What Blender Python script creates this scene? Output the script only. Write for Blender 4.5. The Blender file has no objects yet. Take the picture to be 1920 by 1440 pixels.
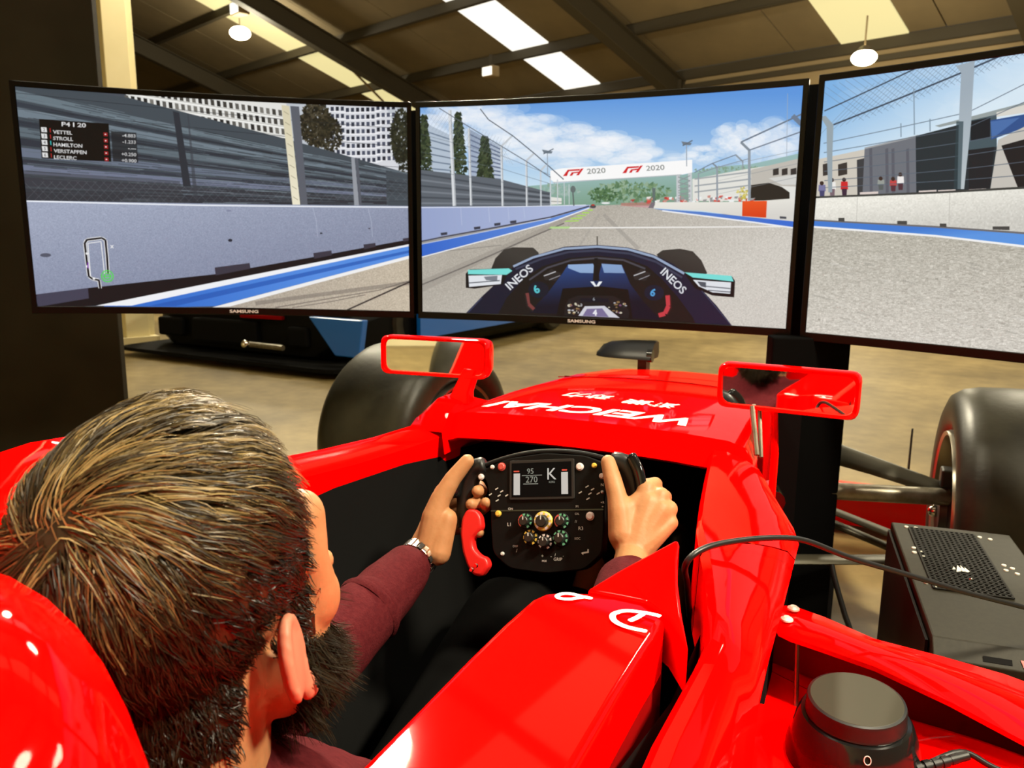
import bpy, bmesh, math, random
import numpy as np
from mathutils import Vector, Matrix, Quaternion

random.seed(7)
rng = np.random.default_rng(7)
PI = math.pi
SC = bpy.context.scene
COL = SC.collection
V = Vector
sin, cos = math.sin, math.cos

# ---------------------------------------------------------------- camera
F_PX = 1480.0
CAM_LOC = V((.415, 0, 1.04))
def camera():
    th, p, roll = map(math.radians, (24, 10.5, .5))
    f = V((-sin(th)*cos(p), cos(th)*cos(p), -sin(p)))
    r = V((cos(th), sin(th), 0))
    u = r.cross(f)
    r2 = cos(roll)*r + sin(roll)*u
    u2 = -sin(roll)*r + cos(roll)*u
    cd = bpy.data.cameras.new('camera')
    cd.sensor_width = 36
    cd.lens = F_PX/1920*36
    cd.clip_start = .02
    cd.clip_end = 200
    cd.dof.use_dof = True
    cd.dof.focus_distance = .85
    cd.dof.aperture_fstop = 13.0
    o = bpy.data.objects.new('camera', cd)
    m = Matrix((r2, u2, -f)).transposed().to_4x4()
    m.translation = CAM_LOC
    o.matrix_world = m
    COL.objects.link(o)
    SC.camera = o
camera()

# ---------------------------------------------------------------- world, lights, exposure
SC.view_settings.view_transform = 'Standard'
SC.view_settings.look = 'None'
SC.view_settings.gamma = 1
SC.view_settings.exposure = 0.0
SC.view_settings.use_curve_mapping = False
w = bpy.data.worlds.new('world')
SC.world = w
w.use_nodes = True
w.node_tree.nodes['Background'].inputs[0].default_value = (1, .86, .6, 1)
w.node_tree.nodes['Background'].inputs[1].default_value = .05

def area(loc, aim, size, power, col=(1, .87, .62), shape='DISK', sy=None):
    ld = bpy.data.lights.new('lamp_light', 'AREA')
    ld.shape = shape
    ld.size = size
    if sy: ld.size_y = sy
    ld.energy = power
    ld.color = col
    o = bpy.data.objects.new('lamp_light', ld)
    o.location = loc
    o.rotation_euler = (V(aim)-V(loc)).to_track_quat('-Z', 'Y').to_euler()
    COL.objects.link(o)
    return o
KEY = (1, .90, .66)
area((-3.0, 5.9, 5.2), (-.2, .8, .6), .5, 125, KEY).data.spread = math.radians(62)         # high-bay lamps of the hall
area((1.1, 1.2, 4.9), (.3, .9, .6), .6, 120, KEY)
area((3.0, .5, 4.2), (.5, .8, .5), .5, 60, KEY).data.spread = math.radians(60)
area((-1.5, .5, 4.9), (0, .9, .6), .6, 100, KEY)
area((3.8, 4.6, 4.6), (3.4, 4.8, 0), .8, 150, KEY)
area((-3.6, 10.4, 5.0), (-3.4, 10.4, 0), 1.0, 230, KEY)
area((-8.0, 8.5, 5.2), (-7.6, 8.5, 0), 1.0, 220, KEY)
area((2.5, 10.5, 4.4), (2.2, 10, 0), 1.0, 200, KEY)
area((-2.5, -2.6, 4.2), (-2.5, -6, 1.2), 1.0, 300, KEY)     # added lamp, brightens the wall behind the photographer for the mirrors
def bulb_and_fill_light(loc, power, r=.25):
    ld = bpy.data.lights.new('bulb_and_fill_light', 'POINT')
    ld.energy = power; ld.color = KEY; ld.shadow_soft_size = r
    o = bpy.data.objects.new('bulb_and_fill_light', ld); o.location = loc; COL.objects.link(o)
for p_ in ((-13.48, 15.36, 5.3), (.12, 12.63, 3.2), (-6.0, 9.0, 4.6), (2.0, 7.0, 4.6), (-4.7, 5.6, 4.6)): bulb_and_fill_light(p_, 260)  # first two belong to the hanging lamps; the rest are added fill for ceiling and column

# ---------------------------------------------------------------- materials
def mat(name, col, rough=.5, metal=0, coat=0, spec=.5, noise=None, bump=None, emit=None, vary=None):
    m = bpy.data.materials.new(name)
    m.use_nodes = True
    nt = m.node_tree
    b = nt.nodes['Principled BSDF']
    b.inputs['Base Color'].default_value = (*col, 1)
    b.inputs['Roughness'].default_value = rough
    b.inputs['Metallic'].default_value = metal
    b.inputs['Coat Weight'].default_value = coat
    b.inputs['Coat Roughness'].default_value = .04
    b.inputs['Specular IOR Level'].default_value = spec
    if emit:
        b.inputs['Emission Color'].default_value = (*emit[0], 1)
        b.inputs['Emission Strength'].default_value = emit[1]
    tc = nt.nodes.new('ShaderNodeTexCoord')
    if noise:                                   # (scale, second colour, detail, low, high)
        n = nt.nodes.new('ShaderNodeTexNoise')
        n.inputs['Scale'].default_value = noise[0]
        n.inputs['Detail'].default_value = noise[2]
        n.inputs['Roughness'].default_value = .62
        nt.links.new(tc.outputs['Object'], n.inputs['Vector'])
        r = nt.nodes.new('ShaderNodeValToRGB')
        r.color_ramp.elements[0].position = noise[3] if len(noise) > 3 else .35
        r.color_ramp.elements[1].position = noise[4] if len(noise) > 4 else .65
        r.color_ramp.elements[0].color = (*col, 1)
        r.color_ramp.elements[1].color = (*noise[1], 1)
        nt.links.new(n.outputs['Fac'], r.inputs['Fac'])
        nt.links.new(r.outputs['Color'], b.inputs['Base Color'])
    if bump:                                    # (scale, strength, distance)
        n = nt.nodes.new('ShaderNodeTexNoise')
        n.inputs['Scale'].default_value = bump[0]
        n.inputs['Detail'].default_value = 4
        nt.links.new(tc.outputs['Object'], n.inputs['Vector'])
        k = nt.nodes.new('ShaderNodeBump')
        k.inputs['Strength'].default_value = bump[1]
        k.inputs['Distance'].default_value = bump[2]
        nt.links.new(n.outputs['Fac'], k.inputs['Height'])
        nt.links.new(k.outputs['Normal'], b.inputs['Normal'])
    return m

M_ = {}
def setup_materials():
    d = M_
    d['red'] = mat('red_gloss_paint', (.86, .0006, .0004), .45, coat=.7, spec=.0)
    d['red'].node_tree.nodes['Principled BSDF'].inputs['Coat IOR'].default_value = 1.22
    d['red_in'] = mat('dark_red_shade_and_trim', (.22, .001, .001), .7, spec=.05)  # darker copy of the car red for shaded insides; also seams and trim
    d['black'] = mat('black_matte', (.004, .004, .004), .75, spec=.08)
    d['black_sat'] = mat('black_satin', (.008, .008, .008), .38, spec=.35)
    d['black_gloss'] = mat('black_gloss', (.006, .006, .006), .12, spec=.4)
    d['stand'] = mat('stand_black', (.0025, .0025, .0025), .8, spec=.03)
    d['board'] = mat('board_black', (.02, .016, .009), .8, spec=.06, noise=(3, (.014, .011, .006), 2))
    d['rubber'] = mat('tyre_rubber', (.010, .009, .0055), .42, spec=.28, noise=(7, (.022, .020, .012), 6), bump=(60, .12, .004))
    d['rim'] = mat('rim_metal', (.30, .27, .22), .3, metal=.9)
    d['rim_dark'] = mat('rim_dark', (.012, .011, .010), .45)
    d['steel'] = mat('brushed_steel', (.34, .31, .25), .38, metal=.85, noise=(30, (.22, .2, .15), 4))
    d['steel_dark'] = mat('dark_steel', (.06, .054, .036), .42, metal=.5)
    d['chrome'] = mat('chrome', (.8, .78, .72), .12, metal=1)
    d['screw'] = mat('screw_zinc', (.62, .6, .52), .45, metal=.3)
    d['white'] = mat('white_vinyl', (.85, .82, .78), .4)
    d['cream'] = mat('cream_paint', (.88, .78, .48), .6, noise=(2, (.82, .72, .42), 3))
    d['mirror'] = mat('mirror_glass', (.9, .9, .9), .02, metal=1)
    d['floor'] = None
    d['skin'] = mat('skin', (.335, .150, .062), .5, spec=.25, noise=(38, (.40, .19, .085), 5, .3, .7), bump=(220, .15, .002))
    d['skin_pink'] = mat('skin_pink', (.43, .155, .095), .5, spec=.3)
    d['wool'] = mat('maroon_jersey', (.050, .0055, .0075), .9, spec=.05, noise=(160, (.070, .009, .011), 4), bump=(420, .5, .002))
    d['cloth_dark'] = mat('dark_cloth', (.003, .003, .003), .9, spec=.05)
    d['logo_grey'] = mat('silver_print_glow', (.55, .53, .5), .4, metal=.3, emit=((.5, .48, .45), .25))  # plain lettering with a faint glow put into its material
    d['bezel'] = mat('bezel_gloss', (.003, .0025, .002), .3, spec=.12)
    d['case'] = mat('case_metal', (.012, .0105, .006), .5, spec=.16, noise=(120, (.017, .015, .009), 3))
    d['case_dark'] = mat('case_dark', (.006, .0055, .004), .55, spec=.15)
    d['puck'] = mat('puck_top', (.030, .028, .019), .55, spec=.2)
    d['lamp'] = mat('lamp_glow', (1, .93, .75), .5, emit=((1, .90, .66), 14))
    d['sky_w'] = mat('rooflight_white', (.9, .9, .85), .5, emit=((1, .985, .9), 1.15))
    d['sky_y'] = mat('rooflight_yellow', (.25, .22, .12), .6, emit=((1, .87, .42), .80))
    d['panel'] = mat('roof_panel', (.24, .185, .10), .8, noise=(.8, (.195, .15, .082), 3))
    d['girder'] = mat('girder_paint', (.05, .039, .02), .7)
    d['wall'] = mat('wall_paint', (.36, .27, .14), .8, noise=(.7, (.30, .22, .115), 3))
    d['blue'] = mat('blue_paint', (.003, .13, .55), .3, coat=.4)
    d['carbody'] = mat('dark_car_paint', (.0015, .0015, .0018), .5, spec=.08)
setup_materials()

def floor_material():
    m = mat('concrete_floor', (.5, .37, .15), .5, spec=.35)
    nt = m.node_tree
    b = nt.nodes['Principled BSDF']
    tc = nt.nodes.new('ShaderNodeTexCoord')
    def ns(scale, det):
        n = nt.nodes.new('ShaderNodeTexNoise')
        n.inputs['Scale'].default_value = scale
        n.inputs['Detail'].default_value = det
        n.inputs['Roughness'].default_value = .6
        nt.links.new(tc.outputs['Object'], n.inputs['Vector'])
        return n
    def ramp(n, a, b_, c0, c1):
        r = nt.nodes.new('ShaderNodeValToRGB')
        r.color_ramp.elements[0].position = a
        r.color_ramp.elements[1].position = b_
        r.color_ramp.elements[0].color = (*c0, 1)
        r.color_ramp.elements[1].color = (*c1, 1)
        nt.links.new(n.outputs['Fac'], r.inputs['Fac'])
        return r
    r1 = ramp(ns(.9, 6), .36, .62, (.19, .135, .048), (.36, .265, .108))
    r2 = ramp(ns(7, 6), .38, .66, (.66, .64, .58), (1, 1, 1))
    mx = nt.nodes.new('ShaderNodeMix')
    mx.data_type = 'RGBA'
    mx.blend_type = 'MULTIPLY'
    mx.inputs[0].default_value = .8
    nt.links.new(r1.outputs['Color'], mx.inputs[6])
    nt.links.new(r2.outputs['Color'], mx.inputs[7])
    nt.links.new(mx.outputs[2], b.inputs['Base Color'])
    return m
M_['floor'] = floor_material()

# ---------------------------------------------------------------- mesh helpers
ORG = {}                                         # world origin of every object
def frame(d):
    d = V(d).normalized()
    a = V((0, 0, 1)) if abs(d.z) < .9 else V((1, 0, 0))
    u = d.cross(a).normalized()
    return u, d.cross(u).normalized()

class MB:
    def __init__(s):
        s.v = []; s.f = []
    def add(s, vs, fs):
        o = len(s.v)
        s.v += [tuple(p) for p in vs]
        s.f += [tuple(i+o for i in f) for f in fs]
        return s
    def box(s, c, size, rot=None):
        c = V(c); h = V(size)/2
        vs = []
        for z in (-1, 1):
            for y in (-1, 1):
                for x in (-1, 1):
                    p = V((x*h.x, y*h.y, z*h.z))
                    if rot is not None: p = rot @ p
                    vs.append(c+p)
        return s.add(vs, [(0,2,3,1),(4,5,7,6),(0,1,5,4),(2,6,7,3),(0,4,6,2),(1,3,7,5)])
    def loft(s, secs, closed=True, cap=True):
        n = len(secs[0]); vs = [p for q in secs for p in q]; fs = []
        for i in range(len(secs)-1):
            for j in range(n if closed else n-1):
                k = (j+1) % n
                fs.append((i*n+j, i*n+k, (i+1)*n+k, (i+1)*n+j))
        if cap and closed:
            fs.append(tuple(range(n-1, -1, -1)))
            fs.append(tuple((len(secs)-1)*n+j for j in range(n)))
        return s.add(vs, fs)
    def tube(s, pts, r, n=10, cap=True, flat=1.0, up=None, round_=False):
        pts = [V(p) for p in pts]; N = len(pts)
        rs = [r]*N if isinstance(r, (int, float)) else list(r)
        if round_:
            a = (pts[0]-pts[1]).normalized(); b = (pts[-1]-pts[-2]).normalized()
            pre = [(pts[0]+a*rs[0]*sin(t), rs[0]*cos(t)) for t in (1.35, .9, .45)]
            post = [(pts[-1]+b*rs[-1]*sin(t), rs[-1]*cos(t)) for t in (.45, .9, 1.35)]
            pts = [p for p, _ in pre]+pts+[p for p, _ in post]
            rs = [q for _, q in pre]+rs+[q for _, q in post]
            N = len(pts)
        secs = []; pu = None
        for i in range(N):
            d = (pts[min(i+1, N-1)]-pts[max(i-1, 0)]).normalized()
            if pu is None:
                if up is not None:
                    u = V(up); u = (u-d*u.dot(d)).normalized()
                else:
                    u = frame(d)[0]
            else:
                u = (pu-d*pu.dot(d)).normalized()
            pu = u; w_ = d.cross(u)
            secs.append([pts[i]+(u*cos(2*PI*j/n)+w_*sin(2*PI*j/n)*flat)*rs[i] for j in range(n)])
        return s.loft(secs, True, cap)
    def lathe(s, prof, org, axis, n=32, closed=False):
        """prof = [(radius, along axis)]"""
        org = V(org); d = V(axis).normalized(); u, w_ = frame(d)
        vs = []; fs = []; m = len(prof)
        for i in range(n):
            a = 2*PI*i/n
            for r, h in prof:
                vs.append(org+d*h+(u*cos(a)+w_*sin(a))*r)
        for i in range(n):
            k = (i+1) % n
            for j in range(m if closed else m-1):
                l = (j+1) % m
                fs.append((i*m+j, i*m+l, k*m+l, k*m+j))
        return s.add(vs, fs)
    def prism(s, poly, fn, depth):
        """poly 2-D outline, fn(x, y, h) -> world point, extruded from h = 0 to depth"""
        n = len(poly)
        vs = [fn(x, y, 0) for x, y in poly]+[fn(x, y, depth) for x, y in poly]
        fs = [tuple(range(n-1, -1, -1)), tuple(range(n, 2*n))]
        fs += [(i, (i+1) % n, (i+1) % n+n, i+n) for i in range(n)]
        return s.add(vs, fs)
    def ball(s, c, rad, rot=None, n=16, m=10):
        c = V(c); R = V(rad) if not isinstance(rad, (int, float)) else V((rad,)*3)
        vs = []; fs = []
        for i in range(m+1):
            t = PI*i/m
            for j in range(n):
                a = 2*PI*j/n
                p = V((sin(t)*cos(a)*R.x, sin(t)*sin(a)*R.y, cos(t)*R.z))
                if rot is not None: p = rot @ p
                vs.append(c+p)
        for i in range(m):
            for j in range(n):
                k = (j+1) % n
                fs.append((i*n+j, (i+1)*n+j, (i+1)*n+k, i*n+k))
        return s.add(vs, fs)
    def build(s, name, m, parent=None, smooth=35, bevel=0, seg=2, sub=0, solid=0, label=None):
        me = bpy.data.meshes.new(name)
        org = ORG.get(parent.name, V((0, 0, 0))) if parent else V((0, 0, 0))
        me.from_pydata([tuple(V(p)-org) for p in s.v], [], s.f)
        bm = bmesh.new(); bm.from_mesh(me)
        bmesh.ops.remove_doubles(bm, verts=bm.verts, dist=1e-6)
        bmesh.ops.recalc_face_normals(bm, faces=bm.faces)
        bm.to_mesh(me); bm.free()
        if smooth:
            me.shade_smooth()
            if smooth < 180: me.set_sharp_from_angle(angle=math.radians(smooth))
        me.materials.append(M_[m] if isinstance(m, str) else m)
        o = bpy.data.objects.new(name, me)
        COL.objects.link(o)
        if parent: o.parent = parent
        ORG[o.name] = org
        if solid:
            q = o.modifiers.new('thick', 'SOLIDIFY'); q.thickness = solid; q.offset = -1
        if bevel:
            q = o.modifiers.new('bevel', 'BEVEL'); q.width = bevel; q.segments = seg
            q.limit_method = 'ANGLE'; q.angle_limit = math.radians(40)
        if sub:
            q = o.modifiers.new('sub', 'SUBSURF'); q.levels = sub; q.render_levels = sub
        if label: o['label'] = label
        return o

def thing(name, label, cat, loc=(0, 0, 0), group=None):
    o = bpy.data.objects.new(name, None)
    o.empty_display_size = .05
    COL.objects.link(o)
    o.location = loc
    ORG[o.name] = V(loc)
    o['label'] = label; o['category'] = cat
    if group: o['group'] = group
    return o
def structure(o):
    o['kind'] = 'structure'
    return o
def stuff(o):
    o['kind'] = 'stuff'
    return o

def text_geo(body, shear=0.0, bold=0.0, width=1.0):
    """lettering as flat triangles: (list of 2-D points, list of triangles), cap height 1, x centred"""
    cu = bpy.data.curves.new('lettering', 'FONT')
    cu.body = body; cu.size = 1.0; cu.shear = shear; cu.offset = bold
    cu.resolution_u = 3
    o = bpy.data.objects.new('lettering', cu)
    COL.objects.link(o)
    dg = bpy.context.evaluated_depsgraph_get()
    me = bpy.data.meshes.new_from_object(o.evaluated_get(dg))
    me.calc_loop_triangles()
    pts = [(p.co.x, p.co.y) for p in me.vertices]
    tris = [tuple(t.vertices) for t in me.loop_triangles]
    bpy.data.objects.remove(o); bpy.data.curves.remove(cu); bpy.data.meshes.remove(me)
    if not pts: return [], [], 0
    x0 = min(p[0] for p in pts); x1 = max(p[0] for p in pts); y1 = max(p[1] for p in pts)
    k = 1/.72
    return [((x-(x0+x1)/2)*k*width, y*k) for x, y in pts], tris, (x1-x0)*k*width

def decal(name, body, m, parent, fn, height, shear=0, bold=0, width=1.0, label=None):
    """fn(x, y) -> world point; lettering lies on the surface"""
    pts, tris, _ = text_geo(body, shear, bold, width)
    b = MB().add([fn(x*height, y*height) for x, y in pts], tris)
    return b.build(name, m, parent, smooth=0, label=label)

def poly_round(pts, r, n=4):
    out = []
    N = len(pts)
    for i in range(N):
        p = V(pts[i]); a = V(pts[i-1]); b = V(pts[(i+1) % N])
        da = (a-p); db = (b-p)
        rr = min(r, da.length*.45, db.length*.45)
        p0 = p+da.normalized()*rr; p1 = p+db.normalized()*rr
        for k in range(n+1):
            t = k/n
            q = p0*(1-t)**2+p*2*t*(1-t)+p1*t*t
            out.append(tuple(q))
    return out
def smooth_path(pts, n=6):
    """Catmull-Rom through 3-D points"""
    P = [V(p) for p in pts]; P = [2*P[0]-P[1]]+P+[2*P[-1]-P[-2]]
    out = []
    for i in range(1, len(P)-2):
        for k in range(n):
            t = k/n
            a, b, c, d = P[i-1], P[i], P[i+1], P[i+2]
            out.append(.5*((2*b)+(c-a)*t+(2*a-5*b+4*c-d)*t*t+(3*b-a-3*c+d)*t**3))
    out.append(P[-2])
    return out

# ================================================================ THE HALL (structure)
E1 = V((-.934, .358, 0)); E2 = V((.358, .934, 0))     # along the eaves / towards the far eaves
BE, ZE, SL = 15.38, 4.6, .33                          # far eaves: distance, height; roof slope
def B(a, b, z): return E1*a+E2*b+V((0, 0, z))
def roof_z(b): return ZE+(BE-b)*SL if b > 0 else ZE+BE*SL+b*SL
RB = Matrix((E1, E2, V((0, 0, 1)))).transposed()
A0, A1, B0 = -9.0, 31.0, -7.0

b = MB(); b.box(B((A0+A1)/2, (BE+B0)/2, -.05), (A1-A0, BE-B0, .1), RB)
structure(b.build('floor', 'floor', smooth=0))
b = MB(); b.box(B((A0+A1)/2, BE+.1, ZE/2), (A1-A0, .2, ZE), RB)
wf = structure(b.build('wall_far', 'wall', smooth=0))
b = MB(); b.box(B(A1+.1, (BE+B0)/2, 5), (.2, BE-B0, 10), RB)
structure(b.build('wall_left', 'wall', smooth=0))
b = MB(); b.box(B(A0-.1, (BE+B0)/2, 5), (.2, BE-B0, 10), RB)
structure(b.build('wall_right', 'wall', smooth=0))
b = MB(); b.box(B((A0+A1)/2, B0-.1, 5), (A1-A0, .2, 10), RB)
structure(b.build('wall_back', 'cream', smooth=0))

ceiling = bpy.data.objects.new('ceiling', None); COL.objects.link(ceiling); ORG['ceiling'] = V((0, 0, 0))
structure(ceiling)
PUR = [BE-.02, 13.55, 11.59, 9.65, 7.7, 5.75, 3.8, 1.85, 0]
RAFT = [23.4, 16.95, 9.75, 3.1, -3.5]
SKY = [(18.5, 19.55, 'sky_y'), (11.95, 13.05, 'sky_w'), (5.1, 6.28, 'sky_y')]
def slab(bld, a0, a1, b0, b1, lift, th):
    q = []
    for (a, bb) in ((a0, b0), (a1, b0), (a1, b1), (a0, b1)):
        q.append(B(a, bb, roof_z(bb)+lift))
    q += [p+V((0, 0, th)) for p in q]
    bld.add(q, [(3, 2, 1, 0), (4, 5, 6, 7), (0, 1, 5, 4), (1, 2, 6, 5), (2, 3, 7, 6), (3, 0, 4, 7)])
nwin = 0
edges = [A0, -3.5, 1.0, 3.1, 4.5, 5.1, 6.28, 7.18, 9.75, 11.95, 13.05, 14.9, 16.95, 18.5, 19.55, 21.4, 23.4, A1]
for i in range(len(PUR)-1):
    b1, b0 = PUR[i], PUR[i+1]
    for j in range(len(edges)-1):
        a0, a1 = edges[j], edges[j+1]
        sk = next((s for s in SKY if abs(s[0]-a0) < .01), None)
        if sk and i < 6:
            nwin += 1
            q = MB(); slab(q, a0, a1, b0+.03, b1-.03, -.02, .03)
            structure(q.build('window_%d' % nwin, sk[2], smooth=0))
        else:
            q = MB(); slab(q, a0+.012, a1-.012, b0+.02, b1-.02, 0, .06)
            q.build('roof_panel', 'panel', ceiling, smooth=0)
# the half of the roof behind the photographer
q = MB(); slab(q, A0, A1, B0, 0, 0, .06); q.build('roof_panel', 'panel', ceiling, smooth=0)
for i, bb in enumerate(PUR):
    q = MB()
    p0 = B(A0, bb, roof_z(bb)); p1 = B(A1, bb, roof_z(bb))
    q.box((p0+p1)/2-V((0, 0, .11)), (A1-A0, .075, .2), RB)
    q.box((p0+p1)/2-V((0, 0, .205)), (A1-A0, .12, .012), RB)
    q.build('purlin', 'girder', ceiling, smooth=0)
for a in RAFT:
    q = MB()
    for (w_, z0, z1) in ((.24, -.24, -.21), (.05, -.66, -.24), (.24, -.69, -.66)):
        sec = []
        for bb in (0, BE):
            z = roof_z(bb)
            sec.append([B(a-w_/2, bb, z+z0), B(a+w_/2, bb, z+z0), B(a+w_/2, bb, z+z1), B(a-w_/2, bb, z+z1)])
        q.loft(sec)
    q.build('rafter', 'girder', ceiling, smooth=0)
    q = MB()
    q.box(B(a, BE-.16, ZE/2-.1), (.22, .03, ZE-.2), RB); q.box(B(a, BE-.03, ZE/2-.1), (.22, .03, ZE-.2), RB)
    q.box(B(a, BE-.1, ZE/2-.1), (.02, .14, ZE-.2), RB)
    q.build('stanchion', 'girder', ceiling, smooth=0)
q = MB(); q.tube([B(17.2, 11.2, roof_z(11.2)-.3), B(18.2, 14.0, roof_z(14.0)-.6)], .03, 8)
q.build('brace_rod', 'wall', ceiling)
q = MB()
for z in (1.2, 2.3, 3.4, 4.25):
    q.box(B((A0+A1)/2, BE-.04, z), (A1-A0, .08, .1), RB)
q.build('sheeting_rail', 'girder', wf, smooth=0)

# cream column behind the dark board on the left
q = MB()
pc = V((-5.86, 5.32, 0))
q.box(pc+V((0, 0, 3.2)), (.2, .21, 6.4), RB)
q.box(pc+E2*.14+E1*.03+V((0, 0, 3.2)), (.12, .08, 6.4), RB)
col = structure(q.build('trim_1', 'cream', smooth=0, bevel=.006))
q = MB(); q.box(pc+V((0, 0, .05)), (.32, .34, .1), RB); q.build('column_base', 'cream', col, smooth=0)

def lamp(loc, r, label):
    t = thing('high_bay_lamp', label, 'lamp', loc, 'round lamps hanging from the roof')
    p = V(loc)
    q = MB(); q.lathe([(.03, .16), (r*.4, .14), (r*.62, .09), (r*.66, .04), (r*.6, .04), (r*.5, .08), (.0, .12)], p, (0, 0, 1), 24)
    q.build('reflector', 'steel', t)
    q = MB(); q.ball(p, (r, r, r*.62)); q.build('bulb', 'lamp', t)
    q = MB(); q.tube([p+V((0, 0, .14)), p+V((0, 0, .55))], .012, 8); q.build('stem', 'wall', t)
lamp((-13.48, 15.36, 5.70), .24, 'round glowing lamp below the long yellow skylight strip at left')
lamp((.12, 12.63, 3.55), .17, 'round glowing lamp hanging over the gap of the right two screens')
def flood(loc, label, s):
    t = thing('flood_light', label, 'lamp', loc, 'small box lights on the roof steel')
    p = V(loc)
    q = MB(); q.box(p, (.34*s, .2*s, .22*s), RB); q.build('housing', 'wall', t, smooth=0, bevel=.02)
    q = MB(); q.box(p-E2*.11*s, (.28*s, .02, .17*s), RB); q.build('lens', 'sky_w', t, smooth=0)
    q = MB(); q.box(p+V((0, 0, .2*s)), (.05*s, .05*s, .3*s), RB); q.build('bracket', 'girder', t, smooth=0)
flood((-13.15, 15.03, 6.12), 'pale box light on the purlin at the upper left', 1.3)
flood((-7.36, 16.19, 4.55), 'small pale box light between the yellow and white skylight strips', 1.0)
# small equipment hung along the eaves
# ================================================================ DARK BOARD ON THE LEFT
t = thing('display_board', 'tall dark board standing upright behind the left screen', 'board', (-2.35, 1.75, 0))
bp = V((-2.0, 2.0, 0)); bd = V((-.84, -.54, 0)).normalized(); bn = V((bd.y, -bd.x, 0))
q = MB(); q.prism([(0, 0), (1.5, 0), (1.5, 2.7), (0, 2.7)], lambda x, y, h: bp+bd*x+V((0, 0, y))-bn*h*(1), .05)
q.build('panel', 'board', t, smooth=0, bevel=.004)
for k in (.3, 1.2):
    q = MB(); q.box(bp+bd*k+V((0, 0, .02)), (.08, .5, .04)); q.build('foot', 'black_sat', t, smooth=0, bevel=.005)

# ================================================================ DARK RACE CAR IN THE BACKGROUND
def background_car():
    t = thing('racing_car', 'dark low racing car with blue trim parked behind the left screen', 'car', (-4.5, 7.2, 0))
    ang = math.radians(-5)
    fx = V((cos(ang), sin(ang), 0)); fy = V((-sin(ang), cos(ang), 0)); o = V((-3.08, 4.9, 0))   # nose faces the camera; fx to the right
    def L(x, y, z): return o+fx*x*1.25+fy*y+V((0, 0, z))
    secs = []
    prof = [(0, .22, .10, .52), (.12, .05, .08, .62), (.6, .02, .07, .74), (1.3, .0, .07, .84), (1.9, .0, .07, .98), (2.6, .0, .07, 1.0), (3.4, .0, .07, .92), (4.1, .02, .08, .9), (4.4, .08, .14, .8)]
    for y, inset, zb, zt in prof:
        xl, xr = -1.9+inset, -inset
        secs.append([L(xl+.1, y, zb), L(xl, y, zb+.08), L(xl, y, zt*.6), L(xl+.12, y, zt*.85), L(xl+.4, y, zt), L(xr-.4, y, zt), L(xr-.12, y, zt*.85), L(xr, y, zt*.6), L(xr, y, zb+.08), L(xr-.1, y, zb)])
    q = MB(); q.loft(secs); q.build('body', 'carbody', t, bevel=.01)
    gl = []
    for y, zt, w_ in ((1.45, .84, .62), (1.95, 1.22, .52), (2.7, 1.26, .5), (3.5, .95, .55)):
        gl.append([L(-.95-w_, y, .8), L(-.95-w_*.8, y, zt), L(-.95+w_*.8, y, zt), L(-.95+w_, y, .8)])
    q = MB(); q.loft(gl); q.build('cabin', 'black_gloss', t, bevel=.02)
    q = MB(); q.prism(poly_round([(-1.95, -.28), (.05, -.28), (.08, .4), (-1.98, .4)], .15), lambda x, y, h: L(x, y, .05+h), .03)
    q.build('splitter', 'black', t, smooth=0)
    q = MB(); q.box(L(-1.05, -.02, .26), (.7, .12, .2)); q.box(L(-1.6, .0, .26), (.28, .12, .16)); q.box(L(-.42, .0, .26), (.2, .1, .16)); q.build('air_intake', 'black', t, smooth=0, bevel=.02)
    q = MB(); q.tube([L(-.72, -.2, .2), L(-.40, -.22, .20)], .022, 8); q.build('tow_bar', 'steel', t)
    q = MB(); q.ball(L(-.72, -.22, .2), .035); q.build('tow_eye', 'chrome', t)
    q = MB(); q.box(L(-.72, -.03, .40), (.42, .05, .025)); q.build('trim_strip', 'red_in', t, smooth=0)
    q = MB(); q.prism([(-.26, .44), (.16, .44), (.12, .16), (-.06, .16)], lambda x, y, h: L(x, -.12+h, y), .06); q.build('corner_panel', 'blue', t, smooth=0, bevel=.008)
    q = MB(); q.prism([(.8, .2), (4.0, .2), (4.0, .36), (.8, .42)], lambda x, y, h: L(.01+h, x, y), .03); q.build('side_panel', 'blue', t, smooth=0)
    for x in (-1.78, -.12):
        for y in (.85, 3.5):
            w_ = MB(); w_.lathe([(.2, -.13), (.3, -.14), (.335, -.11), (.345, 0), (.335, .11), (.3, .14), (.2, .13), (.18, 0)], L(x, y, .345), fx, 28, closed=True)
            wo = w_.build('wheel', 'rubber', t)
            r_ = MB(); r_.lathe([(.2, .1), (.19, .06), (.06, .03), (0, .06)], L(x, y, .345), fx*(1 if x > -1 else -1), 20); r_.build('rim', 'rim_dark', wo)
    for x in (-1.55, -.35):
        q = MB(); q.ball(L(x, .06, .5), (.17, .08, .06)); q.build('headlamp', 'black_gloss', t)
background_car()

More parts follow.
